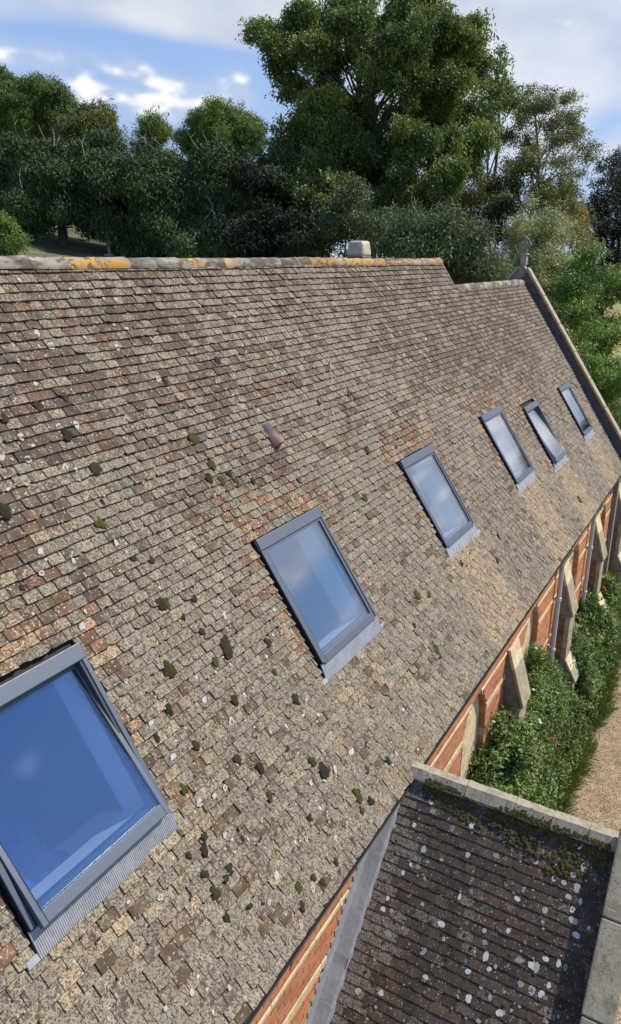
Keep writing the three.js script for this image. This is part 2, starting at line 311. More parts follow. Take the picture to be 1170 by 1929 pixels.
const sky_ = (x0, x1, v0, v1, tilt, label) => ({ x0, x1, v0, v1, tilt, label });
const lights = [
  sky_(2.22, 3.555, .03, 1.53, .10, 'nearest skylight, its sash tilted open and its glass deep blue'),
  sky_(6.05, 7.38, -.005, 1.515, 0, 'second skylight, closed, its glass half deep blue and half pale'),
  sky_(9.84, 11.08, -.005, 1.475, 0, 'third skylight, closed, with pale blue glass'),
  sky_(13.62, 14.82, -.02, 1.46, 0, 'fourth skylight, closed, with plain pale glass'),
  sky_(16.15, 17.18, .27, 1.67, .08, 'fifth skylight, its sash ajar and a tree mirrored in the glass'),
  sky_(19.35, 20.4, .29, 1.69, 0, 'farthest skylight beside the gable, trees mirrored in the glass'),
];
{ // deck with openings
  const sh = new THREE.Shape(); sh.moveTo(X0, VR); sh.lineTo(XS, VR); sh.lineTo(XS, VR2); sh.lineTo(X1 + .1, VR2); sh.lineTo(X1 + .1, VE - .02); sh.lineTo(X0, VE - .02);
  for (const s of lights) { const h = new THREE.Path(); h.moveTo(s.x0 + .07, s.v0 + .08); h.lineTo(s.x0 + .07, s.v1 - .07); h.lineTo(s.x1 - .07, s.v1 - .07); h.lineTo(s.x1 - .07, s.v0 + .08); sh.holes.push(h); }
  const g = new THREE.ExtrudeGeometry(sh, { depth: .12, bevelEnabled: false });
  g.rotateX(Math.PI / 2);                                               // (x, v, depth) -> (x, -depth, v)
  g.translate(0, -.004, 0);
  const roof = roofFrame(part('roof', g, M.deck, church));

  M.roofMesh = roof;
}
const roof = M.roofMesh;

// one clay tile in the frame (x along course, y up from the roof, z down the slope)
function clayTile(x0, x1, zt, hTop, len, r, band, tint, o = {}) {
  const f = new Faces(), th = (o.th ?? .020) + (o.th ? .002 : .005) * r(), slope = o.slope ?? .20, skew = (r() - .5) * (o.skew ?? .008), slip = (r() - .5) * .006, lift = (r() < .25 ? r() * .014 : r() * .006) * (o.th ? .2 : 1);
  const nx = 3, flatter = o.th ? .35 : 1, camber = (.0012 + .0018 * r()) * flatter, roll = (r() - .5) * .013 * flatter;
  const u0 = r() * 2, v0 = (band + .05 + r() * .5) / BANDS, us = 1 / 2.05, vs = 1 / (2.05);
  const pt = (i, t) => { const q = i / nx, x = x0 + (x1 - x0) * q; const z = zt + slip + skew * (q - .5) + (t ? -len : (jit[i])); const h = hTop + lift * (t ? .3 : 1) - (t ? slope * len : 0) + camber * 4 * q * (1 - q) + roll * (q - .5); return [x, h, z]; };
  const jit = [0, 1, 2, 3].map(() => (r() - .5) * .005); if (r() < .26) jit[r() < .5 ? 0 : 3] -= .008 + .024 * r() * r(); if (r() < .05) jit[1] -= .012;
  const uv = p => [u0 + (p[0] - x0) * us, v0 + (p[2] - zt + .17) * vs * .9];
  for (let i = 0; i < nx; i++) {
    const a = pt(i, 0), b = pt(i + 1, 0), c = pt(i + 1, 1), d = pt(i, 1);
    f.quad(a, b, c, d, uv(a), uv(b), uv(c), uv(d), tint);
    const a2 = [a[0], a[1] - th, a[2] - .003], b2 = [b[0], b[1] - th, b[2] - .003];
    const butt = tint;
    f.quad(a2, b2, b, a, uv(a), uv(b), [uv(b)[0], uv(b)[1] + .01], [uv(a)[0], uv(a)[1] + .01], butt);
  }
  for (const i of [0, nx]) {
    const a = pt(i, 0), d = pt(i, 1), a2 = [a[0], a[1] - th, a[2]], d2 = [d[0], d[1] - th, d[2]], q = i ? [a, a2, d2, d] : [a2, a, d, d2];
    f.quad(...q, uv(a), uv(a), uv(d), uv(d), tint);
  }
  f.mid = [(x0 + x1) / 2, hTop, zt - .05]; f.size = x1 - x0;
  return f;
}
function placeTiles(list, parent, frame, name, most = 300) {            // the largest in view are parts, the others one part
  for (const f of list) {
    const w = V3(...f.mid).applyMatrix4(frame), [px, py, z] = toPx(w);
    f.big = z > .5 && px > -12 && px < 1182 && py > 10 && py < 1938 ? f.size / z : 0;
  }
  list.sort((a, b) => b.big - a.big);
  const near = list.slice(0, most).filter(f => f.big > 0), rest = new Faces();
  for (const f of near) part(name, f.geo(), M.tile, parent);
  for (const f of list.slice(near.length)) rest.add(f);
  const m = part(name.replace('tile', 'tiles'), rest.geo(), M.tile, parent); m.userData.kind = 'stuff';
}
const PAL = { brown: [.95, .88, .82], red: [1.15, .92, .80], grey: [1.0, .99, .95], pale: [1.2, 1.14, 1.02], yellow: [1.22, 1.13, .95], dark: [.74, .70, .68], olive: [.98, .94, .76] };
const vents = [onRoof(515, 820, .08)];
{
  const r = rng(11), list = [], gauge = .1, W0 = .158;
  const n = Math.floor((VE + .06 - VR) / gauge);
  for (let k = 0; k <= n; k++) {
    const zt = VE + .055 - k * gauge; let cuts = [];
    for (const s of lights) if (zt > s.v0 + .0 && zt - .10 < s.v1 + .10) cuts.push([s.x0 - .02, s.x1 + .02]);
    const xEnd = zt - .03 < VR2 ? XS - .03 : X1, xs = X0 + (k % 2) * W0 / 2;
    if (zt < VR + .07) continue;
    let x = xs;
    while (x < xEnd) {
      const w = W0 * (1 + (r() - .5) * .07); let a = x + .0036 + (r() < .3 ? .008 * r() : 0), b = Math.min(x + w - .0036, xEnd); x += w;
      let pieces = [[a, b]];
      for (const [c0, c1] of cuts) pieces = pieces.flatMap(([p, q]) => q <= c0 || p >= c1 ? [[p, q]] : [[p, Math.min(q, c0)], [Math.max(p, c1), q]].filter(t => t[1] - t[0] > .025));
      for (const [p, q] of pieces) {
        const xm = (p + q) / 2, und = (fb2(xm * .5, zt * .6, 5, 0, 2) - .5) * .045, wave = (fb2(xm * .5, k * .3, 6, 0, 2) - .5) * .018;
        const zone = fb2(xm * .33, zt * .45 + 3, 7, 0, 3) * .7 + fb2(xm * 1.7, zt * 1.1, 8, 0, 3) * .3 + (fb2(xm * 3.2, zt * .35, 14, 0, 2) - .5) * .3, low = ss(-1.6, 1.3, zt);
        const clump = vn2(xm * 2.2 + zt * .4, zt * 6, 12);
        // cleaner pale strips washed by the metal aprons, and red new tiles round the skylights
        let wash = 0, fresh = 0;
        for (const s of lights) {
          if (zt > s.v1 + .1) wash = Math.max(wash, ss(.12, 0, Math.max(s.x0 - .02 - xm, xm - s.x1 - .05)) * (1 - ss(s.x0 > 9 ? 1.5 : .35, s.x0 > 9 ? 2.4 : 1.3, zt - s.v1)) * (s.x0 > 9 ? .9 : .18));
          if (zt > s.v0 - .55 && zt < s.v1 + .1 && xm > s.x0 - .28 && xm < s.x1 + .3) fresh = Math.max(fresh, zt < s.v0 + .05 ? .65 * ss(s.v0 - .6, s.v0 - .1, zt) : .32);
        }
        let lv = zone * 1.0 + low * .40 + .07 + (r() - .5) * (.7 - .3 * low) + (clump - .5) * .4 + .05, band = clamp(Math.floor(lv * 3.6), 0, 4);
        let tint = [...PAL[r() < .22 ? 'brown' : r() < .12 ? 'pale' : 'grey']];
        if (band < 2 && r() < .30 * (1 - .7 * low)) tint = [...PAL[r() < .35 ? 'red' : r() < .5 ? 'dark' : 'brown']];
        if (r() < .05) { tint = [...PAL.olive]; band = Math.min(band, 1); }
        if (wash > r() * .95) { band = r() < .5 ? 4 : 3; tint = mix3([1.36, 1.24, 1.04], PAL.pale, r() * .5); }
        else if (fresh > r()) { band = r() < .6 ? 1 : 2; tint = mix3([1.45, 1.10, .88], [1.35, 1.2, 1.02], r()); }
        const j = .88 + .24 * r(); tint = tint.map(t => t * j);
        list.push(clayTile(p, q, zt + wave, .055 + und, Math.min(k === 0 ? .16 : .175, zt - (xEnd < X1 - 1 || xm < XS ? VR : VR2) - .015), r, band, tint));
      }
    }
  }
  placeTiles(list, roof, roof.updateWorldMatrix(true, false) ?? roof.matrixWorld, 'roof_tile');
}
// ridge tiles: half round, each its own piece
function halfRound(x0, x1, rad, yc, zc, r, tint, plain) {
  const f = new Faces(), seg = 9, nx = 3, u0 = r() * 1.0, v0 = r(), rows = [];
  const sag = (r() - .5) * .012, yaw = (r() - .5) * .02;
  for (let i = 0; i <= nx; i++) { const q = i / nx, row = []; const rd = rad * (1 + (i === nx ? .05 : 0) + .02 * r()); for (let k = 0; k <= seg; k++) { const a = -0.12 + (Math.PI + .24) * k / seg; row.push([x0 + (x1 - x0) * q, yc + sag + Math.sin(a) * rd * .92, zc + yaw * (q - .5) + Math.cos(a) * rd, k / seg, q]); } rows.push(row); }
  const N = (p) => { const y = p[1] - yc, z = p[2] - zc, l = Math.hypot(y, z); return [0, y / l, z / l]; };
  const U = p => [u0 + (p[0] - x0) / 2, v0 + p[3] * .42];
  for (let i = 0; i < nx; i++) for (let k = 0; k < seg; k++) { const a = rows[i][k], b = rows[i][k + 1], c = rows[i + 1][k + 1], d = rows[i + 1][k], A = a.slice(0, 3), B = b.slice(0, 3), C = c.slice(0, 3), E = d.slice(0, 3); f.tri(A, E, C, U(a), U(d), U(c), tint, [N(a), N(d), N(c)]); f.tri(A, C, B, U(a), U(c), U(b), tint, [N(a), N(c), N(b)]); }
  for (const i of [0, nx]) for (let k = 0; k < seg; k++) { const a = rows[i][k], b = rows[i][k + 1], ce = [a[0], yc - .02, zc]; const t = [[...a.slice(0, 3)], [...b.slice(0, 3)], ce]; f.tri(...(i ? [t[1], t[0], t[2]] : t), U(a), U(b), U(a), tint.map(v => v * .7)); }
  return f;
}
{
  const r = rng(23), yz = p => [p.y, p.z];
  const [yr, zr] = yz(RP(0, .03, VR + .09)), [yr2, zr2] = yz(RP(0, .03, VR2 + .09));
  const toRoofLocal = g => { g.translate(0, -RO.y, -RO.z); g.rotateX(-TH); return g; };
  for (let x = X0, i = 0; x < XS - .05; i++) {
    const x1 = Math.min(x + .43 + r() * .03, XS - .01), orange = (x > 4.9 && x < 6.9 && i % 3 !== 1) || (x > 7.2 && r() < .45) || x > 10.5;
    const t = .85 + r() * .3, f = halfRound(x, x1 - .008, .113, yr - .028 + (fb2(x * .3, 1, 3, 0, 2) - .5) * .05, zr - .06, r, orange ? [t, t, t] : [t, t * .98, t * .94], !orange);
    part('ridge_tile', toRoofLocal(f.geo()), orange ? M.ridgeOrange : M.ridge, roof); x = x1;
  }
  for (let x = XS + .02; x < X1;) { const x1 = Math.min(x + .45, X1 + .02), t = 1.05 + r() * .3, f = halfRound(x, x1 - .006, .13, yr2 - .05, zr2 - .06, r, [t, t * .98, t * .94]); part('ridge_tile', toRoofLocal(f.geo()), M.ridge, roof); x = x1; }
  // raised verge where the higher ridge stops
  for (let v = VR + .05; v < VR2 + .12; v += .115) part('verge_tile', uvBox(roughen(boxAt(XS - .075, XS + .012, .02, .056, v, v + .112, .01), .02, 12, 3)), M.vergeTile, roof);
}
// moss cushions on the main roof
function lump(rx, ry, rz, seed, col, n = 2) {
  const g = new THREE.IcosahedronGeometry(1, n), p = g.attributes.position, c = new Float32Array(p.count * 3), u = new Float32Array(p.count * 2);
  for (let i = 0; i < p.count; i++) {
    let x = p.getX(i), y = p.getY(i), z = p.getZ(i); const q = fb3(x * 1.3 + seed, y * 1.3, z * 1.3, seed, 2), q2 = fb3(x * 4, y * 4, z * 4, seed + 3, 2), s = .62 + .55 * q + .28 * (q2 - .5);
    p.setXYZ(i, x * rx * s, Math.max(-.3, y) * ry * s, z * rz * s); u[2 * i] = x * rx; u[2 * i + 1] = z * rz + y * ry;
    const k = .6 + .8 * q2; c.set([col[0] * k, col[1] * k, col[2] * k], i * 3);
  }
  g.setAttribute('color', new THREE.BufferAttribute(c, 3)); g.setAttribute('uv', new THREE.BufferAttribute(u, 2)); g.computeVertexNormals(); return g;
}
{
  const r = rng(31);
  const list = [[120, 747, 8], [70, 766, 8], [8, 790, 8], [124, 820, 10], [180, 884, 11], [188, 986, 11], [6, 964, 13], [42, 1108, 6], [192, 946, 5], [365, 828, 10], [398, 875, 9], [393, 903, 8], [416, 904, 8], [432, 894, 6], [445, 908, 7], [475, 907, 5], [409, 680, 7], [312, 720, 6], [252, 1052, 6], [286, 1055, 6], [305, 1138, 9], [315, 1138, 8], [366, 1128, 6], [345, 1163, 5], [318, 1262, 13], [427, 1225, 14], [424, 1210, 9], [404, 1247, 7], [379, 1190, 6], [440, 1320, 8], [317, 1336, 8], [366, 1405, 8], [445, 1431, 8], [488, 1446, 9], [504, 1211, 7], [516, 1266, 6], [556, 1318, 9], [588, 1436, 9], [611, 1452, 13], [606, 1446, 8], [690, 1449, 6], [731, 1432, 6], [674, 1500, 9], [698, 1510, 7], [682, 1528, 6], [505, 1499, 7], [540, 1410, 5], [583, 1541, 6], [383, 1577, 7], [384, 1602, 9], [403, 1682, 10], [385, 1647, 7], [431, 1636, 8], [424, 1656, 7], [354, 1612, 6], [427, 1728, 7], [562, 1672, 8], [568, 1708, 7], [591, 1653, 6], [607, 1662, 7], [632, 1623, 6], [786, 1122, 8], [808, 1120, 6], [823, 1226, 8], [781, 1178, 5], [868, 1060, 6], [685, 938, 7], [690, 850, 6], [830, 960, 5], [936, 1055, 6], [470, 1080, 4], [345, 1487, 8], [295, 1392, 7], [600, 760, 5], [655, 742, 5], [300, 625, 4], [560, 905, 5], [1090, 940, 6], [940, 1010, 5], [540, 1130, 4], [455, 1580, 5], [470, 1706, 6], [120, 1700, 5]];
  for (const [px, py, rad] of list) {
    const [x, v] = onRoof(px, py, .05); if (lights.some(q => x > q.x0 - .1 && x < q.x1 + .1 && v > q.v0 - .1 && v < q.v1 + .2)) continue; const z = toPx(RP(x, .04, v))[2], s = rad / FPX * z * 1.05, green = r() < .22;
    const col = green ? [.075, .078, .012] : mix3([.034, .027, .011], [.06, .05, .014], r());
    const bits = [lump(s * (.8 + .3 * r()), s * .32, s * (1.0 + .5 * r()), Math.floor(r() * 99), col)]; for (let q = 0; q < (rad > 6 ? 4 : 2); q++) { const a = r() * 6.283, e = s * (.3 + .35 * r()); bits.push(lump(e, e * .55, e * 1.2, Math.floor(r() * 99), col.map(v => v * (.8 + .5 * r())), 1).translate(Math.cos(a) * s * .75, 0, Math.sin(a) * s * (.6 + .7 * r()))); }
    const g = mergeGeometries(bits); g.translate(x, .056 + (fb2(x * .5, v * .6, 5, 0, 2) - .5) * .045, v);
    part('moss_clump', g, M.moss, roof);
  }
}
// lichen rosettes: thin crusts, ring shaped where the photograph shows rings
function crust(f, x, y, z, rad, col, r, ring, inner, th = .002, sl = 0) {
  const n = 18, ph = r() * 9, sq = .7 + .5 * r(), pr = [...Array(n)].map((_, k) => .62 + .75 * fb2(Math.cos(k / n * 6.283) * 1.6 + ph, Math.sin(k / n * 6.283) * 1.6 + ph, 3, 0, 3) - .1 + .16 * (r() - .5)), P = (k, q, h) => { const a = k / n * 2 * Math.PI; return [x + Math.cos(a) * rad * pr[k % n] * q * sq, y + h - Math.sin(a) * rad * pr[k % n] * q / sq * sl, z - Math.sin(a) * rad * pr[k % n] * q / sq]; };
  const U = p => [p[0], p[2]];
  for (let k = 0; k < n; k++) {
    const a = P(k, 1, -.003), b = P(k + 1, 1, -.003), c = P(k + 1, .97, th), d = P(k, .97, th), e = P(k, .5, th * (ring ? .6 : 1.1)), g = P(k + 1, .5, th * (ring ? .6 : 1.1)), o = [x, y + th * (ring ? .5 : 1.1), z], k2 = .78 + .4 * r(), cc = col.map(v => v * k2), ic = (ring && inner || col).map(v => v * k2);
    f.quad(a, b, c, d, U(a), U(b), U(c), U(d), cc); f.quad(d, c, g, e, U(d), U(c), U(g), U(e), cc); f.tri(e, g, o, U(e), U(g), U(o), ic);
  }
}
{
  const r = rng(37), white = [.52, .50, .45], pink = [.34, .2, .14];
  const rings = [[69, 631, 9], [95, 653, 9], [220, 655, 7], [120, 884, 10], [50, 868, 9], [0, 864, 9], [154, 1180, 9], [217, 1023, 7], [74, 1040, 8], [77, 1081, 8], [382, 1320, 8], [282, 1361, 9], [323, 1428, 9], [372, 1513, 9], [659, 1416, 9], [629, 1450, 9], [433, 1362, 11], [235, 1281, 8], [519, 1650, 9], [587, 1674, 8], [420, 1160, 8], [137, 1058, 6], [141, 802, 8], [107, 805, 7], [37, 825, 8], [297, 715, 7], [583, 1475, 7], [565, 1745, 6], [640, 1700, 6], [575, 1580, 6], [630, 1580, 7], [575, 1320, 5], [300, 1690, 7], [420, 1575, 6], [490, 1545, 5], [255, 1790, 7], [240, 1700, 5], [420, 1485, 7], [400, 1500, 6], [310, 1900, 6], [760, 672, 6], [800, 640, 5], [500, 640, 5], [620, 690, 5], [360, 1870, 8], [430, 1860, 7], [505, 1700, 6]];
  for (const [px, py, rad] of rings) { const f = new Faces(), [x, v] = onRoof(px, py, .04); if (lights.some(q => x > q.x0 - .1 && x < q.x1 + .1 && v > q.v0 - .1 && v < q.v1 + .2)) continue; const s = rad / FPX * toPx(RP(x, .04, v))[2]; crust(f, 0, 0, 0, s * .9, white, r, r() < .5, r() < .4 ? pink : r() < .5 ? [.2, .18, .15] : white); const g = f.geo(); g.rotateX(.17); g.translate(x, .0555 + (fb2(x * .5, v * .6, 5, 0, 2) - .5) * .045, v); part('lichen_patch', g, M.spot, roof); }
}
// countless small cushions and flecks in the joints
{
  const r = rng(41), mg = [], f = new Faces();
  const ok = (x, v) => !lights.some(s => x > s.x0 - .06 && x < s.x1 + .14 && v > s.v0 - .05 && v < s.v1 + .22) && (x < XS || v > VR2 + .1);
  for (let i = 0; i < 7600; i++) {
    const x = .8 + 20.5 * Math.pow(r(), 1.25), v = VE + .055 - .1 * Math.floor(rr(1, 65, r)) + .002; if (!ok(x, v) || fb2(x * .5, v * .6, 15, 0, 3) + .15 * (v > 0) < .42 + .2 * r()) continue;
    const s = .010 + .022 * r() * r(), g = lump(s * (.8 + .5 * r()), s * .6, s * (.9 + .9 * r()), Math.floor(r() * 99), mix3([.026, .021, .013], [.05, .042, .017], r()), 0); g.translate(x, .036 + (fb2(x * .5, v * .6, 5, 0, 2) - .5) * .045, v + .006); mg.push(g);
  }
  part('moss_specks', mergeGeometries(mg), M.moss, roof).userData.kind = 'stuff';
  for (let i = 0; i < 2600; i++) {
    const x = rr(.8, 21.3, r), row = Math.floor(rr(1, 65, r)), u = r() * .085, v = VE + .055 - .1 * row - u; if (!ok(x, v)) continue; if (x > 12 && r() < .5) continue;
    const c = r() < .5 ? [.50, .46, .39] : r() < .5 ? [.44, .36, .24] : [.36, .27, .2]; crust(f, x, .0575 - u * .2 + (fb2(x * .5, v * .6, 5, 0, 2) - .5) * .045, v, .007 + .02 * r() * r(), c, r, false, null, .0035, .18);
  }
  part('lichen_flecks', f.geo(), M.spot, roof).userData.kind = 'stuff';
}
// clay vent tile
{
  const [x, v] = [vents[0][0], vents[0][1]], f = new Faces(), w = .095, L = .15;
  const P = (i, j, k) => { const top = k, q = j; const ww = top ? w * .72 : w; const h = .02 + (top ? (q ? .115 : .035) : 0); return [x + (i ? ww : -ww), h, v + (q ? L - (top ? .02 : 0) : -L)]; };
  const cA = [.115, .10, .105], cB = [.33, .20, .155];
  const g = new THREE.BoxGeometry(1, 1, 1, 6, 4, 10), p = g.attributes.position, c = new Float32Array(p.count * 3);
  for (let i = 0; i < p.count; i++) { const a = p.getX(i), b = p.getY(i) + .5, d = p.getZ(i) + .5; const hh = (.06 + .095 * d) * b * (1 - .5 * Math.pow(Math.abs(a * 2), 3)), ww = (a * 2) * w * (1 - .12 * b); p.setXYZ(i, x + ww, .018 + hh, v + (d - .5) * 2 * L - .02 * b * d); c.set(mix3(cA, cB, ss(.28, .62, d + (vn2(a * 5, d * 7, 2) - .5) * .25)), i * 3); }
  g.setAttribute('color', new THREE.BufferAttribute(c, 3)); g.computeVertexNormals();
  part('vent_tile', g, M.brick, roof, 'raised clay vent tile, grey above and pink below');
}

// ---------------------------------------------------------------- skylights
for (const [n, s] of lights.entries()) {
  const { x0, x1, v0, v1, tilt } = s, H = .105, sw = .072;
  const merge = a => mergeGeometries(a.map(g => { g = g.index ? g.toNonIndexed() : g; for (const k of Object.keys(g.attributes)) if (!['position', 'normal', 'uv'].includes(k)) g.deleteAttribute(k); return g; }));
  const frame = roofFrame(part('skylight', merge([boxAt(x0 + .012, x0 + sw, -.06, H - .012, v0 + .05, v1 - .02), boxAt(x1 - sw, x1 - .012, -.06, H - .012, v0 + .05, v1 - .02), boxAt(x0 + sw - .002, x1 - sw + .002, -.06, H - .03, v0 + .03, v0 + .13), boxAt(x0 + sw - .002, x1 - sw + .002, -.06, H - .045, v1 - .12, v1 - .03)]), M.greyDark, church, s.label));
  part('top_cover', boxAt(x0 - .004, x1 + .004, H - .035, H + .012, v0 - .01, v0 + .125, .01), M.grey, frame);
  for (const e of [0, 1]) part('side_cover', boxAt(e ? x1 - .044 : x0 + .0, e ? x1 : x0 + .044, H - .016, H, v0 + .126, v1 - .03, .006), M.grey, frame);
  part('side_skirt', boxAt(x0 + .002, x0 + .011, -.01, H - .017, v0 + .02, v1 - .02, .002), M.gasket, frame); part('side_skirt', boxAt(x1 - .011, x1 - .002, -.01, H - .017, v0 + .02, v1 - .02, .002), M.gasket, frame);
  // sash turns about its middle
  const sx0 = x0 + .05, sx1 = x1 - .05, sv0 = v0 + .11, sv1 = v1 - .0, vm = (sv0 + sv1) / 2, hs = H - .015;
  const turn = g => { g.translate(0, -hs, -vm); g.rotateX(-tilt); g.translate(0, hs, vm); return g; };
  const bw = .042, bb = .10;
  part('sash', turn(merge([boxAt(sx0, sx0 + bw, hs - .05, hs + .006, sv0, sv1), boxAt(sx1 - bw, sx1, hs - .05, hs + .006, sv0, sv1), boxAt(sx0 + bw - .002, sx1 - bw + .002, hs - .05, hs + .004, sv0, sv0 + .045), boxAt(sx0 + bw - .002, sx1 - bw + .002, hs - .05, hs + .008, sv1 - bb, sv1 - .002, .01)])), M.grey, frame);
  for (const ga of [sx0 + bw, sx1 - bw - .008]) part('gasket', turn(boxAt(ga, ga + .008, hs - .01, hs + .002, sv0 + .045, sv1 - bb, .002)), M.gasket, frame);
  const pg = new THREE.PlaneGeometry(sx1 - sx0 - 2 * bw, sv1 - sv0 - bb - .045); pg.rotateX(-Math.PI / 2); pg.translate((sx0 + sx1) / 2, hs - .008, (sv0 + .045 + sv1 - bb) / 2);
  const pg2 = pg.clone().translate(0, -.02, 0); part('pane', turn(pg), M.glass, frame); part('inner_pane', turn(pg2), M.glass, frame); part('middle_pane', turn(pg.clone().translate(0, -.01, 0)), M.glass, frame);
  // white lining of the shaft
  const q = .012, d0 = -.36, lx0 = x0 + sw, lx1 = x1 - sw, lv0 = v0 + .13, lv1 = v1 - .12, top = H - .07;
  part('lining', merge([boxAt(lx0 - q, lx0, d0, top, lv0, lv1, .001), boxAt(lx1, lx1 + q, d0, top, lv0, lv1, .001), boxAt(lx0 - q, lx1 + q, d0, top, lv0 - q, lv0 - .001, .001), boxAt(lx0 - q, lx1 + q, d0, top, lv1 + .001, lv1 + q, .001)]), M.lining, frame);
  // pleated apron
  {
    const ax0 = x0 - .01, ax1 = x1 + .03, a0 = v1 - .03, a1 = v1 + .17, pitch = n === 0 ? .016 : n < 2 ? .03 : .11, amp = n < 2 ? .006 : .012, N = Math.round((ax1 - ax0) / pitch) * 4, f = new Faces();
    for (let i = 0; i < N; i++) { const P = (k, e) => { const x = ax0 + (ax1 - ax0) * k / N, t = k % 4, h = (t === 1 || t === 2 ? amp : 0); return [x, (e ? .047 : .072) + h + .006 * Math.sin(x * 9 + n) * e, e ? a1 + .005 * Math.sin(x * 7) : a0]; }; const a = P(i, 1), b = P(i + 1, 1), c = P(i + 1, 0), d = P(i, 0); f.quad(a, b, c, d, [a[0], a[2]], [b[0], b[2]], [c[0], c[2]], [d[0], d[2]]); const a2 = [a[0], a[1] - .012, a[2]], b2 = [b[0], b[1] - .012, b[2]]; f.quad(a2, b2, b, a, [0, 0], [.01, 0], [.01, .01], [0, .01]); }
    f.box(ax0 - .09, ax0, .038, .052, a1 - .05, a1 + .0, [1, 1, 1]); f.box(ax1, ax1 + .11, .038, .052, a1 - .06, a1 - .01, [1, 1, 1]);
    const g = f.geo(); g.deleteAttribute('color'); part('flashing', g, M.apron, frame);
  }
}
// inside: floor, and a blue sheet under the nearest skylight
part('floor', wallG(boxAt(X0, X1 - .1, 3.4, 3.5, -9.4, -2.95)), M.floor, church);
{
  const g = new THREE.PlaneGeometry(1.5, 1.3, 40, 40); g.rotateX(-Math.PI / 2); const p = g.attributes.position;
  for (let i = 0; i < p.count; i++) { const x = p.getX(i), z = p.getZ(i); p.setY(i, .5 * Math.abs(fb2(x * 3.5 + 3, z * 3.5, 4, 0, 4) - .5) + .12); } g.computeVertexNormals(); g.translate(2.4, 5.2, -4.6);
  part('blue_sheet', wallG(g), M.tarp, church);
}

// ---------------------------------------------------------------- front wall, windows, buttresses
const ZW = -2.75, WT = 4.42;
const openings = [{ x0: 9.12, x1: 10.3, top: 3.72 }, { x0: 12.5, x1: 13.58, top: 3.78 }, { x0: 16.25, x1: 17.35, top: 3.78 }, { x0: 19.9, x1: 20.9, top: 3.7 }];
const archPath = (P, x0, x1, top, bot) => { const w = x1 - x0, m = (x0 + x1) / 2, sp = top - w * .62; P.moveTo(x0, bot); P.lineTo(x1, bot); P.lineTo(x1, sp); P.quadraticCurveTo(x1 - .02, sp + (top - sp) * .72, m, top); P.quadraticCurveTo(x0 + .02, sp + (top - sp) * .72, x0, sp); P.lineTo(x0, bot); return P; };
const inArch = (o, x, y) => { if (x < o.x0 || x > o.x1 || y < .5) return false; const w = o.x1 - o.x0, sp = o.top - w * .62; if (y < sp) return true; const t = (y - sp) / (o.top - sp); const half = w / 2 * Math.sqrt(Math.max(0, 1 - Math.pow(t, 1.7))); return y < o.top && Math.abs(x - (o.x0 + o.x1) / 2) < half; };
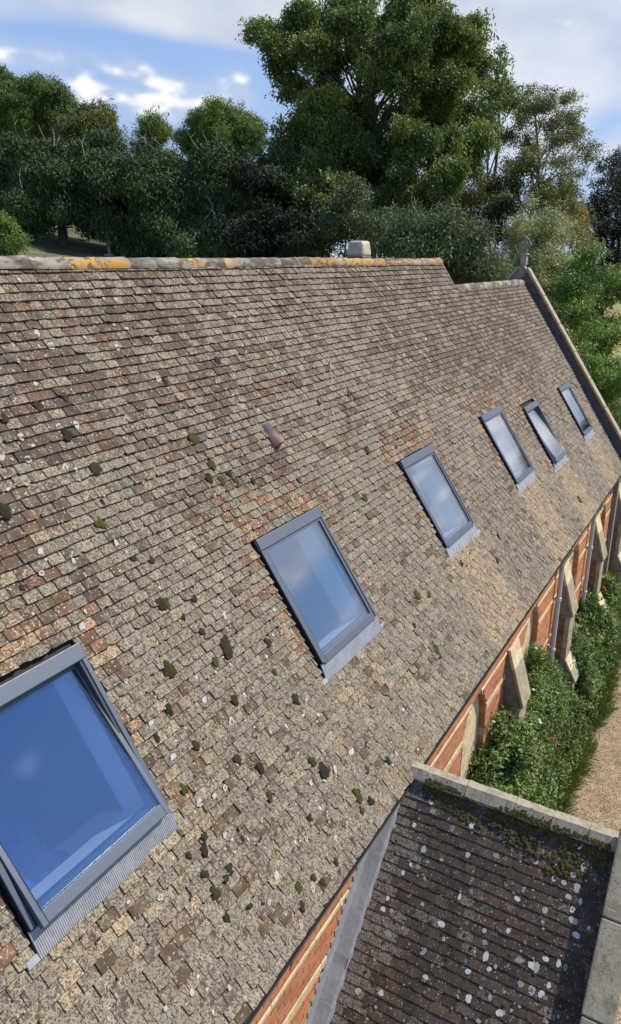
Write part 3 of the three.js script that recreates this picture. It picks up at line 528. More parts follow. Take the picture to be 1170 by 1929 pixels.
{
  const sh = new THREE.Shape(); sh.moveTo(X0, 0); sh.lineTo(X1 + .1, 0); sh.lineTo(X1 + .1, WT); sh.lineTo(X0, WT); sh.lineTo(X0, 0);
  for (const o of openings) sh.holes.push(archPath(new THREE.Path(), o.x0, o.x1, o.top, .5));
  const g = new THREE.ExtrudeGeometry(sh, { depth: .4, bevelEnabled: false, curveSegments: 16 }); g.translate(0, 0, ZW - .412);
  const wall = part('wall', wallG(uvBox(g)), M.mortar, church);
  const bands = [[3.655, .045], [3.19, .09], [4.05, .05], [2.3, .06], [1.4, .06]];
  const r = rng(43), list = [];
  const brickCol = k => { const t = r(), c = mix3([.50, .185, .08], [.60, .27, .125], t); if (r() < .04) return mix3(c, [.30, .12, .06], .6); return c.map(v => v * (.88 + .22 * r()) * (k || 1)); };
  for (let c = 0, y = .02; y < WT - .06; c++, y += .075) {
    if (bands.some(([b, h]) => y + .066 > b - h / 2 && y < b + h / 2)) continue;
    for (let x = 3.2 + (c % 2) * .1125; x < X1; x += .225) {
      const x1 = x + .216, xm = x + .108; if (openings.some(o => inArch(o, xm, y + .03) || inArch(o, x + .02, y + .03) || inArch(o, x1 - .02, y + .03))) { // part of a brick up to the edge
        let a = x, b = x1; for (const o of openings) { while (a < b && inArch(o, a, y + .03)) a += .02; while (b > a && inArch(o, b, y + .03)) b -= .02; } if (b - a < .05) continue; const f = new Faces(); f.box(a, b, y, y + .066, ZW - .016, ZW + .003 * r(), brickCol(), 1, [r() * 3, r() * 3]); f.mid = [(a + b) / 2, y, ZW]; f.size = .1; list.push(f); continue;
      }
      const f = new Faces(); f.box(x, x1, y, y + .066, ZW - .016, ZW + .003 * r(), brickCol(), 1, [r() * 3, r() * 3]); f.mid = [xm, y, ZW]; f.size = .2; list.push(f);
    }
  }
  // reveals of the openings: bricks on the far jamb, with pale stones among them
  for (const o of openings) for (let c = 0, y = .5; y < o.top - .1; c++, y += .075) {
    const w = o.x1 - o.x0, sp = o.top - w * .62, t = clamp((y + .035 - sp) / (o.top - sp)), hx = (o.x0 + o.x1) / 2 + w / 2 * Math.sqrt(Math.max(0, 1 - Math.pow(t, 1.7)));
    const pale = c % 12 === 4 || c % 12 === 5, f = new Faces(); f.box(hx - .008, hx + .02, y, y + .067, ZW - .115, ZW - .004, pale ? [.55, .48, .36] : brickCol(), 1, [r() * 3, r() * 3]); f.mid = [hx, y, ZW - .05]; f.size = .1; list.push(f);
  }
  for (const f of list) { const [px, py, z] = toPx(V3(...f.mid)), eaveHidden = f.mid[1] > 4.0, porchHidden = f.mid[0] > 5.9 && f.mid[0] < 7.6, low = f.mid[1] < 2.5; f.big = z > .5 && px > 0 && px < 1170 && py < 1930 && !eaveHidden && !porchHidden && !low ? f.size / z : 0; }
  list.sort((a, b) => b.big - a.big);
  const near = list.slice(0, 300).filter(f => f.big > 0), rest = new Faces();
  for (const f of near) part('brick', wallG(f.geo()), M.brick, wall);
  for (const f of list.slice(near.length)) rest.add(f);
  part('bricks', wallG(rest.geo()), M.brick, wall).userData.kind = 'stuff';
  for (const [b, h] of bands) { // stone courses, cut at the openings
    let xs = [[3.2, X1]]; for (const o of openings) { if (b > o.top) continue; let a = o.x0, c = o.x1; while (a < c && !inArch(o, a, b)) a += .02; while (c > a && !inArch(o, c, b)) c -= .02; xs = xs.flatMap(([p, q]) => [[p, Math.min(q, a - .01)], [Math.max(p, c + .01), q]].filter(t => t[1] > t[0] + .02)); }
    if (b > 4) xs = [[3.2, 6.3]];
    for (const [p, q] of xs) { const nn = Math.max(1, Math.round((q - p) / .8)); for (let i = 0; i < nn; i++) part('stone_course', wallG(boxAt(p + (q - p) * i / nn + .003, p + (q - p) * (i + 1) / nn - .003, b - h / 2, b + h / 2, ZW - .03, ZW + .010, .005)), M.cream, wall); }
  }
  // stone window set in each opening
  for (const [i, o] of openings.entries()) {
    const w = o.x1 - o.x0, sh2 = archPath(new THREE.Shape(), o.x0 - .05, o.x1 + .05, o.top + .05, .5);
    const lx0 = o.x0 + .16, lx1 = o.x0 + .42; sh2.holes.push(archPath(new THREE.Path(), lx0, lx1, o.top - .42, .8));
    const hole = new THREE.Path(); hole.absarc((o.x0 + o.x1) / 2 + .1, o.top - .36, .075, 0, Math.PI * 2, true); sh2.holes.push(hole);
    const g2 = new THREE.ExtrudeGeometry(sh2, { depth: .1, bevelEnabled: true, bevelSize: .015, bevelThickness: .015, bevelSegments: 1, curveSegments: 12 }); g2.translate(0, 0, ZW - .225);
    const win = part('window', wallG(uvBox(g2)), M.cream, church);
    const gl = new THREE.PlaneGeometry(w, o.top - .8); gl.translate((o.x0 + o.x1) / 2, (o.top + .8) / 2, ZW - .15); part('pane', wallG(gl), M.glassOld, win);
    for (let y = 1; y < o.top - .5; y += .28) part('lead_bar', wallG(boxAt(lx0, lx1, y, y + .018, ZW - .155, ZW - .135, .003)), M.pipe, win);
  }
  // other walls
  const bw = (name, x0, x1, y0, y1, z0, z1) => part(name, wallG(boxAt(x0, x1, y0, y1, z0, z1, .002)), M.render, church);
  bw('back_wall', X0, X1 + .1, 0, 4.3, -9.9, -9.5);
}
function gableGeo(x0, x1, ridgeY, ridgeZ, up) {                          // end wall between the two slopes, rising above them
  const sh = new THREE.Shape(), dz = 3.28, ye = ridgeY - dz * Math.tan(TH); sh.moveTo(-(ridgeZ + dz), 0); sh.lineTo(-(ridgeZ + dz), ye + up); sh.lineTo(-ridgeZ, ridgeY + up); sh.lineTo(-(ridgeZ - dz), ye + up); sh.lineTo(-(ridgeZ - dz), 0);
  const g = new THREE.ExtrudeGeometry(sh, { depth: x1 - x0, bevelEnabled: false }); g.rotateY(Math.PI / 2); g.translate(x0, 0, 0); return uvBox(g);
}
const r2 = RP(0, 0, VR2 - .02), r1 = RP(0, 0, VR - .02);
{
  part('gable_wall', wallG(gableGeo(X0 - .35, X0, r1.y, r1.z, -.1)), M.render, church);
  part('upper_gable_wall', wallG(gableGeo(XS - .35, XS - .06, r1.y, r1.z, -.05)), M.render, church);
  // the far gable stands above the tiles as a parapet
  const up = .235 / Math.cos(TH), gw = part('gable_parapet', wallG(gableGeo(X1 + .03, X1 + .28, r2.y, r2.z, up)), M.render, church);
  // bricks on its inner face, along the slope, over a lead strip
  const r = rng(53), fb = new Faces();
  for (let v = VR2 - .1; v < VE; v += .085) for (let k = 0; k < 2; k++) { const h = .15 + k * .05; const c = mix3([.13, .075, .05], [.25, .15, .10], r()); fb.hexa((i, j, l) => { const p = RP(X1 + .02 - (i ? 0 : .006 * r()) + (i ? .02 : 0), h + (j ? .044 : 0), v + (l ? .078 : 0)); return [p.x, p.y, p.z]; }, c); }
  const bm = part('parapet_bricks', wallG(fb.geo()), M.brick, gw); bm.userData.kind = 'stuff';
  const leadG = mergeGeometries([boxAt(X1 + .008, X1 + .022, .0, .15, VR2 - .05, VE), boxAt(X1 - .05, X1 + .01, .036, .046, VR2 + .05, VE)]);
  roofFrame(part('lead_strip', leadG, M.leadDark, church, 'dark lead strip between the tiles and the far gable parapet'));
  // coping stones down both slopes
  const L = 6.25; let n = 7;
  for (let i = 0; i < n; i++) { const a = VR2 - .18 + L * i / n, b = VR2 - .18 + L * (i + 1) / n - .008; roofFrame(part('coping_stone', uvBox(roughen(boxAt(X1 - .015, X1 + .30, .245, .315, a, b, .02), .012, 7, i)), M.stone, church)); }
  const back = new THREE.Group();
  for (let i = 0; i < n; i++) { const a = -.18 + L * i / n, b = -.18 + L * (i + 1) / n - .008, m = part('coping_stone', uvBox(roughen(boxAt(X1 - .015, X1 + .30, .245, .315, a, b, .02), .012, 7, i + 20)), M.stone, church); m.position.copy(rel(V3(0, r2.y, r2.z))); m.rotation.set(TH, 0, 0); m.rotation.set(-TH, 0, 0); m.scale.z = -1; m.scale.z = 1; m.geometry.rotateY(0); m.geometry.applyMatrix4(new THREE.Matrix4().makeScale(1, 1, -1)); const ix = m.geometry.index; if (ix) { const A = ix.array; for (let k = 0; k < A.length; k += 3) { const t = A[k]; A[k] = A[k + 1]; A[k + 1] = t; } } else { const P = m.geometry.attributes; for (const key of Object.keys(P)) { const s2 = P[key].itemSize, A = P[key].array; for (let k = 0; k < A.length; k += 3 * s2) for (let q = 0; q < s2; q++) { const t = A[k + q]; A[k + q] = A[k + s2 + q]; A[k + s2 + q] = t; } } } m.geometry.computeVertexNormals(); }
  // back slopes, unseen, close the building
  for (const [xa, xb, p] of [[X0, XS, r1], [XS, X1 + .05, r2]]) { const f = new Faces(); const a = [xa, p.y, p.z], b = [xb, p.y, p.z], c = [xb, 4.1, -10.1], d = [xa, 4.1, -10.1]; f.hexa((i, j, k) => [i ? xb : xa, (k ? p.y : 4.1) - (j ? .005 : .12), k ? p.z : -10.1], [1, 1, 1]); const g = f.geo(); g.deleteAttribute('color'); part('back_roof', wallG(g), M.deck, church); }
}
// cross on the far gable
function crossFinial(pos, s, parent, mat) {
  const sh = new THREE.Shape(), arm = (k) => { const a = k * Math.PI / 2, c = Math.cos(a), d = Math.sin(a), T = (x, y) => [x * c - y * d, x * d + y * c]; return [T(-.055, .07), T(-.06, .15), T(-.12, .20), T(-.075, .235), T(-.04, .26), T(0, .30), T(.04, .26), T(.075, .235), T(.12, .20), T(.06, .15), T(.055, .07)]; };
  const pts = [0, 3, 2, 1].flatMap(arm); pts.forEach((p, i) => i ? sh.lineTo(...p) : sh.moveTo(...p));
  const g = new THREE.ExtrudeGeometry(sh, { depth: .07, bevelEnabled: true, bevelSize: .012, bevelThickness: .012, bevelSegments: 1 }); g.translate(0, 0, -.035); g.scale(.72, .9, 1); g.rotateY(Math.PI / 2); g.translate(0, .62, 0);
  const stem = new THREE.CylinderGeometry(.05, .085, .12, 8); stem.translate(0, .36, 0);
  const c = part('cross', wallG(mergeGeometries([g.toNonIndexed ? (g.index ? g.toNonIndexed() : g) : g, stem.toNonIndexed()]).scale(s, s, s).translate(pos.x, pos.y, pos.z)), mat, parent, 'weathered grey stone cross on the far gable');
  part('cross_base', wallG(uvBox(rbox(.2 * s, .34 * s, .2 * s, .02)).translate(pos.x, pos.y + .13 * s, pos.z)), M.stone, c);
  part('base_cap', wallG(uvBox(rbox(.27 * s, .06 * s, .27 * s, .015)).translate(pos.x, pos.y + .31 * s, pos.z)), M.stone, c);
}
crossFinial(V3(X1 + .18, r2.y + .40, r2.z), .82, church, M.crossStone);
// capped chimney stub behind the high ridge
{
  const p = V3(12.92, r1.y - .16, r1.z - .26);
  const g = new THREE.CylinderGeometry(.25, .40, .30, 8, 3); { const q = g.attributes.position; for (let i = 0; i < q.count; i++) if (q.getY(i) > .1) { q.setX(i, q.getX(i) * 1.02); } } roughen(g, .03, 6, 4);
  const body = boxAt(p.x - .18, p.x + .18, p.y - 1.2, p.y + .20, p.z - .16, p.z + .16, .02), ch = part('chimney_stub', wallG(body), M.mortar, church, 'short brick chimney stub with a whitish rendered cap behind the ridge');
  const r = rng(61), f = new Faces(); for (let c = 0; c < 4; c++) for (let i = 0; i < 2; i++) { const y = p.y - .10 + c * .075, col = () => mix3([.16, .09, .06], [.3, .2, .15], r()); f.box(p.x - .187 + i * .187, p.x - .006 + i * .187, y, y + .066, p.z + .15, p.z + .172, col(), 1, [r(), r()]); f.box(p.x - .192, p.x - .17, y, y + .066, p.z - .165 + i * .165, p.z - .007 + i * .165, col(), 1, [r(), r()]); }
  part('bricks', wallG(f.geo()), M.brick, ch).userData.kind = 'stuff';
  const cap = new RoundedBoxGeometry(.40, .27, .35, 2, .06); { const q = cap.attributes.position; for (let i = 0; i < q.count; i++) { const t = clamp(q.getY(i) / .27 + .5); q.setX(i, q.getX(i) * (1 - .10 * t)); q.setZ(i, q.getZ(i) * (1 - .2 * t)); } } roughen(cap, .014, 7, 8); cap.translate(p.x, p.y + .325, p.z);
  part('cap', wallG(uvBox(cap)), M.whiteCap, ch);
}
// gutter and downpipes
{
  const p = RP(0, -.015, VE + .09), sh = new THREE.Shape(); sh.absarc(0, 0, .062, Math.PI, 2 * Math.PI, false); sh.lineTo(.052, 0); sh.absarc(0, 0, .052, 2 * Math.PI, Math.PI, true);
  const g = new THREE.ExtrudeGeometry(sh, { depth: X1 - X0, bevelEnabled: false, curveSegments: 8 }); g.rotateY(Math.PI / 2); g.translate(X0, p.y - .03, p.z - .035);
  part('gutter', wallG(g), M.gutter, church, 'black gutter under the eaves');
  for (const x of [14.88, 18.28]) {
    const pipe = part('downpipe', wallG(mergeGeometries([new THREE.CylinderGeometry(.048, .048, 4.05, 12).translate(x, 2.05, ZW + .09), tube([V3(x, 4.0, ZW + .09), V3(x, 4.12, ZW + .12), V3(x, 4.25, p.z - .02), V3(x, 4.34, p.z)], .048, .048, 10, 10)])), M.pipe, church, x < 16 ? 'nearer of two grey downpipes, left of a buttress' : 'farther of two grey downpipes');
    for (const y of [3.2, 2.0, .8]) part('pipe_collar', wallG(mergeGeometries([new THREE.CylinderGeometry(.066, .066, .07, 12).translate(x, y, ZW + .09), new THREE.BoxGeometry(.2, .04, .02).translate(x, y, ZW + .03)])), M.pipe, pipe);
  }
}
// buttresses: two weathered slopes, stone in front, brick at the sides
{
  const r = rng(71);
  for (const [i, x] of [11.3, 15.3, 18.9, 22.3].entries()) {
    const w = .5, z = ZW, prof = [[z - .02, 0], [z + .52, 0], [z + .52, 1.12], [z + .30, 1.55], [z + .30, 2.72], [z + .03, 3.66], [z - .02, 3.66]];
    const sh = new THREE.Shape(); prof.forEach(([a, b], k) => k ? sh.lineTo(-a, b) : sh.moveTo(-a, b));
    const g = new THREE.ExtrudeGeometry(sh, { depth: w - .03, bevelEnabled: false }); g.rotateY(Math.PI / 2); g.translate(x + .015, 0, 0);
    const b = part('buttress', wallG(uvBox(g)), M.render, church, ['nearest stone capped buttress, half hidden by a rose bush', 'second stone capped buttress, beside the nearer downpipe', 'third stone capped buttress, beside the farther downpipe', 'farthest stone capped buttress, at the gable end'][i]);
    const slab = (za, ya, zb, yb, n) => { for (let k = 0; k < n; k++) { const t0 = k / n, t1 = (k + 1) / n, L = Math.hypot(zb - za, yb - ya) / n, a = Math.atan2(-(yb - ya), zb - za); const q = rbox(w + .03, .055, L + .025, .012); roughen(q, .012, 9, k + i * 7); q.rotateX(a); q.translate(x + w / 2, lerp(ya, yb, (t0 + t1) / 2) + .02 + .008 * (k % 2), lerp(za, zb, (t0 + t1) / 2) + .015); part('weathering_stone', wallG(uvBox(q)), k === 0 ? M.cream : M.stone, b); } };
    slab(z + .02, 3.68, z + .33, 2.66, 3); slab(z + .30, 1.56, z + .55, 1.08, 2);
    for (let y = 1.6, k = 0; y < 2.6; y += .26, k++) part('quoin_stone', wallG(uvBox(roughen(boxAt(x - .006 - (k % 2) * .0, x + w + .006, y, y + .25, z + .2, z + .312, .012), .01, 8, k + 40))), M.stone, b);
    for (let y = .02, k = 0; y < 1.08; y += .27, k++) part('quoin_stone', wallG(uvBox(roughen(boxAt(x - .006, x + w + .006, y, y + .26, z + .4, z + .532, .012), .01, 8, k + 60))), M.stone, b);
    const f = new Faces(); for (let c = 0, y = .02; y < 2.62; c++, y += .075) { const d = y < 1.1 ? .4 : .2; for (let k = 0, a = z + .01; a < z + d; k++) { const l = Math.min((k + c) % 2 ? .215 : .10, z + d - a); if (l > .03) f.box(x + .003, x + .03, y, y + .066, a, a + l - .008, mix3([.24, .11, .065], [.42, .19, .1], r()).map(v => v * (.75 + .4 * r())), 1, [r() * 3, r() * 3]); a += l; } }
    part('bricks', wallG(f.geo()), M.brick, b).userData.kind = 'stuff';
  }
}

// ---------------------------------------------------------------- porch roof on the church
{
  const A = Math.atan(.95), PX = 6.64, PY = 4.51, k = Math.cos(A), sn = Math.sin(A), Z0 = -2.62, Z1 = -.33, S1 = 3.1;
  const frame = new THREE.Matrix4().makeBasis(V3(0, 0, 1), V3(-sn, k, 0), V3(-k, -sn, 0)).setPosition(PX, PY, 0);
  const deckG = boxAt(-2.74, -.31, -.10, -.004, .0, S1, .001);
  const pr = part('porch_roof', deckG, M.deck, church, 'dark mossy clay tile roof of the porch, spotted with white lichen');
  pr.applyMatrix4(new THREE.Matrix4().makeTranslation(-CB.x, -CB.y, -CB.z).multiply(frame));
  const r = rng(83), list = [];
  const nrow = Math.floor(S1 / .1);
  for (let q = 0; q < nrow; q++) {
    const zt = S1 - q * .1; if (zt < .12) continue; let x = Z0 + (q % 2) * -.08;
    while (x < Z1) { const w = .16 * (1 + (r() - .5) * .06), a = Math.max(x + .0012, Z0), b = Math.min(x + w - .0012, Z1); x += w; if (b - a < .03) continue; const xm = (a + b) / 2, edge = ss(-2.15, -2.6, xm); const t = r(); let tint = t < .15 ? [.78, .66, .56] : t < .5 ? [.70, .64, .56] : [.58, .55, .50]; const j = .72 + .4 * r(); tint = [tint[0] * j * 1.2, tint[1] * j * 1.22, tint[2] * j * 1.15]; let band = r() < .7 ? 0 : r() < .6 ? 1 : 2; if (edge > r() * .9) { band = 3; tint = [.85, .82, .8]; } list.push(clayTile(a, b, zt + (fb2(xm, q * .5, 9, 0, 2) - .5) * .008, .034 + (fb2(xm * .8, zt * .6, 4, 0, 2) - .5) * .02, Math.min(.17, zt - .02), r, band, tint, { skew: .005, th: .0045, slope: .065 })); }
  }
  placeTiles(list, pr, frame, 'porch_tile');
  const back = part('porch_back_slope', new THREE.BoxGeometry(2.4, .1, S1), M.deck, church); back.applyMatrix4(new THREE.Matrix4().makeTranslation(-CB.x, -CB.y, -CB.z).multiply(new THREE.Matrix4().makeBasis(V3(0, 0, -1), V3(sn, k, 0), V3(k, -sn, 0)).setPosition(PX + k * S1 / 2 - .05 * sn, PY - sn * S1 / 2 - .05 * k - .002, -1.53)));
  // ridge stones
  const joints = [-2.76, -2.35, -1.9, -1.37, -.98, -.62, -.3];
  for (let i = 0; i + 1 < joints.length; i++) {
    const sh = new THREE.Shape(); sh.moveTo(-.11, -.10); sh.lineTo(-.12, -.07); sh.lineTo(-.05, .012); sh.lineTo(.045, .015); sh.lineTo(.12, -.07); sh.lineTo(.11, -.10);
    const g = new THREE.ExtrudeGeometry(sh, { depth: joints[i + 1] - joints[i] - .012, bevelEnabled: true, bevelSize: .008, bevelThickness: .006, bevelSegments: 1, steps: 5 }); roughen(g, .018, 9, i); g.translate(PX, PY + .055 + .012 * (r() - .5), joints[i] + .006);
    part('ridge_stone', wallG(uvBox(g)), M.copingStone, pr.parent);
  }
  // white and grey lichen crusts, then moss, all real relief
  const spots = new Faces();
  const local = (px, py, h = .04) => { const ry = rayOf(px, py), inv = frame.clone().invert(), o = EYE.clone().applyMatrix4(inv), d = ry.transformDirection(inv), t = (h - o.y) / d.y; return o.addScaledVector(d, t); };
  const big = [[1090, 1597, 11], [890, 1548, 8], [947, 1572, 8], [1006, 1630, 9], [1100, 1632, 9], [811, 1513, 10], [818, 1518, 8], [851, 1563, 7], [879, 1616, 7], [934, 1615, 8], [798, 1599, 8], [786, 1634, 7], [1078, 1654, 8], [1086, 1676, 9], [1073, 1680, 7], [1060, 1672, 7], [1040, 1605, 7], [1046, 1646, 7], [1079, 1740, 9], [1085, 1764, 9], [1078, 1714, 7], [1025, 1720, 8], [986, 1676, 6], [831, 1741, 10], [731, 1757, 9], [720, 1715, 7], [914, 1805, 9], [912, 1806, 7], [978, 1810, 10], [1002, 1828, 12], [1009, 1826, 9], [1052, 1816, 7], [1030, 1796, 7], [880, 1833, 7], [800, 1790, 7], [802, 1838, 7], [720, 1860, 7], [675, 1863, 8], [775, 1630, 6], [760, 1640, 6], [865, 1690, 6], [1095, 1690, 6], [1110, 1745, 5], [1000, 1870, 10], [980, 1855, 8], [883, 1878, 8], [940, 1910, 9], [1020, 1870, 8], [1065, 1823, 6], [914, 1771, 7], [910, 1760, 6], [975, 1690, 6], [742, 1553, 6], [780, 1553, 6], [727, 1700, 6], [960, 1742, 6], [1035, 1850, 6], [1132, 1596, 7], [1128, 1610, 5], [920, 1830, 6]];
  const top = (x, z) => .034 + (fb2(x * .8, z * .6, 4, 0, 2) - .5) * .02 + .003 - (((S1 - z) % .1 + .1) % .1) * .065;
  for (const [px, py, rad] of big) { const p = local(px, py), z = S1 - .1 * Math.round((S1 - p.z - .05) / .1) - .05 + (r() - .5) * .02; crust(spots, p.x, top(p.x, z), z, Math.min(.04, rad / FPX * 6.0), r() < .6 ? [.64, .60, .52] : r() < .6 ? [.46, .43, .36] : [.30, .28, .235], r, r() < .06, [.2, .18, .15], .0018, .065); }
  for (let i = 0; i < 360; i++) { const x = rr(Z0 + .05, Z1 - .02, r), z = rr(.2, S1, r); crust(spots, x, top(x, z), z, .006 + .022 * r() * r(), r() < .5 ? [.38, .355, .30] : [.22, .20, .165], r, false, null, .0018, .065); }
  for (let i = 0; i < 90; i++) { const x = -.34 - 2.3 * r(), c = -.005 + .09 * r(); crust(spots, x, .0845 - .1 * c, c, .008 + .028 * r() * r(), r() < .6 ? [.62, .59, .51] : [.2, .18, .14], r, false, null, .002, -.1); }
  const sm = part('lichen_spots', spots.geo(), M.spot, pr); sm.userData.kind = 'stuff';
  const mg = [], add = (x, z, s, h) => { const g = lump(s, s * .5, s, Math.floor(r() * 99), mix3([.05, .046, .008], [.125, .108, .016], r()), 1); g.translate(x, h, z); mg.push(g); };
  for (let i = 0; i < 1300; i++) { const x = -.40 - 1.95 * Math.pow(r(), 1.05), c = .06 + .5 * Math.pow(r(), 1.7) * (.35 + .65 * Math.exp(-Math.pow((x + .85) / .35, 2)) + .25 * Math.exp(-Math.pow((x + 1.6) / .5, 2))); if (fb2(x * 4, c * 5, 3, 0, 2) < .42) continue; add(x, c, .010 + .018 * r() * r() + .004, c < .105 ? .076 : .035); }
  for (let i = 0; i < 900; i++) { const x = -.35 - 2.1 * r(), c = .015 + .095 * Math.pow(r(), .6); if (fb2(x * 3.5, c * 6, 13, 0, 3) < .53 - .1 * (c > .08)) continue; add(x, c, .005 + .013 * r(), .081 - .1 * c); }
  for (let i = 0; i < 60; i++) add(rr(Z0, Z1, r), rr(.3, 3, r), .008 + .012 * r(), .03);
  const mm = part('moss', mergeGeometries(mg), M.moss, pr); mm.userData.kind = 'stuff';
  // end parapet with coping, on its wall
  const cop = joint => joint; let n = 4;
  for (let i = 0; i < n; i++) { const L = S1 + .25, a = -.12 + L * i / n, b = -.12 + L * (i + 1) / n - .006; const m = part('porch_coping_stone', uvBox(roughen(boxAt(-.345, -.06, .10, .18, a, b, .016), .012, 7, i + 80)), M.stone, church); m.applyMatrix4(new THREE.Matrix4().makeTranslation(-CB.x, -CB.y, -CB.z).multiply(frame)); }
  const sh = new THREE.Shape(), up = .10 / k; sh.moveTo(PX - S1 * k, 0); sh.lineTo(PX - S1 * k, PY - S1 * sn + up); sh.lineTo(PX, PY + up); sh.lineTo(PX + S1 * k, PY - S1 * sn + up); sh.lineTo(PX + S1 * k, 0);
  const g = new THREE.ExtrudeGeometry(sh, { depth: .22, bevelEnabled: false }); g.translate(0, 0, -.315); part('porch_gable', wallG(uvBox(g)), M.stone, church);
  part('porch_side_wall', wallG(boxAt(PX - S1 * k + .15, PX - S1 * k + .45, 0, PY - S1 * sn + .05, -2.74, -.32, .002)), M.render, church); part('porch_side_wall', wallG(boxAt(PX + S1 * k - .45, PX + S1 * k - .15, 0, PY - S1 * sn + .05, -2.74, -.32, .002)), M.render, church);
  // lead flashing against the church wall, in two overlapping lengths, with a stepped top edge
  const lead = (s0, s1, lift) => { const f = new Faces(), N = 24; for (let i = 0; i < N; i++) { const P = (j, e) => { const s = lerp(s0, s1, j / N), w = .006 * Math.sin(s * 9); const v = V3(...[[-2.742, .12 + w, s], [-2.71, .075 + w + lift, s], [-2.575, .052 + w * .5 + lift, s], [-2.545 + .008 * Math.sin(s * 23), .03, s]][e]).applyMatrix4(frame); return [v.x, v.y, v.z]; }; for (let e = 0; e < 3; e++) { const a = P(i, e), b = P(i + 1, e), c = P(i + 1, e + 1), d = P(i, e + 1); f.quad(a, b, c, d, [i * .05, e * .1], [i * .05 + .05, e * .1], [i * .05 + .05, e * .1 + .1], [i * .05, e * .1 + .1]); } } const g2 = f.geo(); g2.deleteAttribute('color'); return g2; };
  const fl = part('lead_flashing', wallG(lead(.2, 2.05, 0)), M.lead, church, 'grey lead flashing between the brick wall and the porch tiles');
  part('lead_sheet', wallG(lead(2.0, S1, .012)), M.lead, fl);
  const steps = new Faces(); for (let s = .7; s < S1; s += .11) { const a = V3(-2.742, .12, s).applyMatrix4(frame), b = V3(-2.742, .12, s + .11).applyMatrix4(frame); steps.hexa((i, j, l) => [i ? a.x : b.x, j ? a.y + .045 + (i ? 0 : -.0) : (i ? a.y : b.y) - .01, ZW + (l ? .012 : .004)], [1, 1, 1]); } const sg = steps.geo(); sg.deleteAttribute('color'); part('step_flashing', wallG(sg), M.lead, fl);
  const folds = new Faces(); for (let i = 0; i < 9; i++) { const x = -2.72 + i * .02; folds.hexa((a, b, c) => { const v = V3(x + (a ? .007 : 0), .075 - i * .003 + (b ? .014 : 0), 2.0 + (c ? .09 : 0)).applyMatrix4(frame); return [v.x, v.y, v.z]; }, [1, 1, 1]); } const fg = folds.geo(); fg.deleteAttribute('color'); part('lead_folds', wallG(fg), M.lead, fl).userData.kind = 'stuff';
}
// ---------------------------------------------------------------- leaves: small sprays that the crowns are made of
function spray(n, size, spread, seed, o = {}) {                          // n leaves about a short twig, each folded along its rib
  const r = rng(seed), f = new Faces();
  for (let i = 0; i < n; i++) {
    const L = size * (.7 + .6 * r()), W = L * (o.wide ?? .52), c = V3(r() - .5, (r() - .5) * (o.flat ?? .8), r() - .5).multiplyScalar(spread);
    const d = V3(r() - .5, (r() - .5) * .7 - (o.droop ?? .15), r() - .5).normalize(), nrm = V3((r() - .5) * 1.1, 1, (r() - .5) * 1.1), sd = d.clone().cross(nrm).normalize(), up = sd.clone().cross(d).normalize();
    const P = (a, b, h) => { const q = c.clone().addScaledVector(d, a * L).addScaledVector(sd, b * W).addScaledVector(up, h * W); return [q.x, q.y, q.z]; };
    const a = P(0, 0, 0), b = P(.45, .5, .14), t = P(1, 0, -.1), e = P(.45, -.5, .14), uv = [0, 0];
    f.tri(a, b, t, uv, uv, uv); f.tri(a, t, e, uv, uv, uv);
  }
  const g = f.geo(); g.deleteAttribute('color'); g.deleteAttribute('uv'); return g;
}
const LEAF = {
  broad: spray(20, .17, .6, 101), fine: spray(20, .13, .5, 102), yew: spray(24, .17, .5, 103, { wide: .3, flat: .7, droop: .3 }),
  thin: spray(16, .22, .6, 104, { wide: .28, droop: .35 }), rose: spray(14, .075, .2, 105), tiny: spray(14, .05, .16, 106), blade: spray(12, .3, .22, 107, { wide: .07, flat: .3, droop: -.9 }), dome: spray(18, .42, 1.15, 108),
};
const GREEN = { mid: [[.050, .082, .022], [.085, .118, .032], [.030, .055, .018]], yew: [[.022, .042, .017], [.036, .062, .023], [.013, .026, .012]], dome: [[.050, .085, .020], [.07, .11, .026], [.036, .066, .018]], pale: [[.085, .112, .05], [.12, .14, .07], [.055, .078, .03]], olive: [[.062, .086, .024], [.085, .10, .03], [.04, .06, .02]], hazel: [[.042, .066, .026], [.062, .09, .034], [.028, .046, .02]], varie: [[.16, .205, .115], [.225, .265, .16], [.075, .115, .05]], gold: [[.17, .17, .04], [.30, .22, .04], [.10, .13, .035]], rosey: [[.052, .098, .028], [.085, .132, .045], [.033, .064, .018]], weed: [[.05, .088, .022], [.088, .112, .036], [.03, .058, .013]], bright: [[.062, .115, .022], [.09, .15, .03], [.036, .075, .018]], dark: [[.012, .022, .010], [.022, .034, .014], [.008, .014, .007]] };
const BOOST = { mid: 2.9, yew: 3.2, dome: 2.9, pale: 2.4, olive: 2.5, hazel: 2.7, varie: 2.1, weed: 2.6, gold: 1.45, rosey: 2.7, bright: 2.6, dark: 1.8 };
for (const k in GREEN) GREEN[k] = GREEN[k].map(c => [c[0] * 1.22, c[1] * 1.03, c[2] * .84].map(v => v * BOOST[k]));
const upQ = new THREE.Quaternion(), mat4 = new THREE.Matrix4(), tmpC = new THREE.Color();
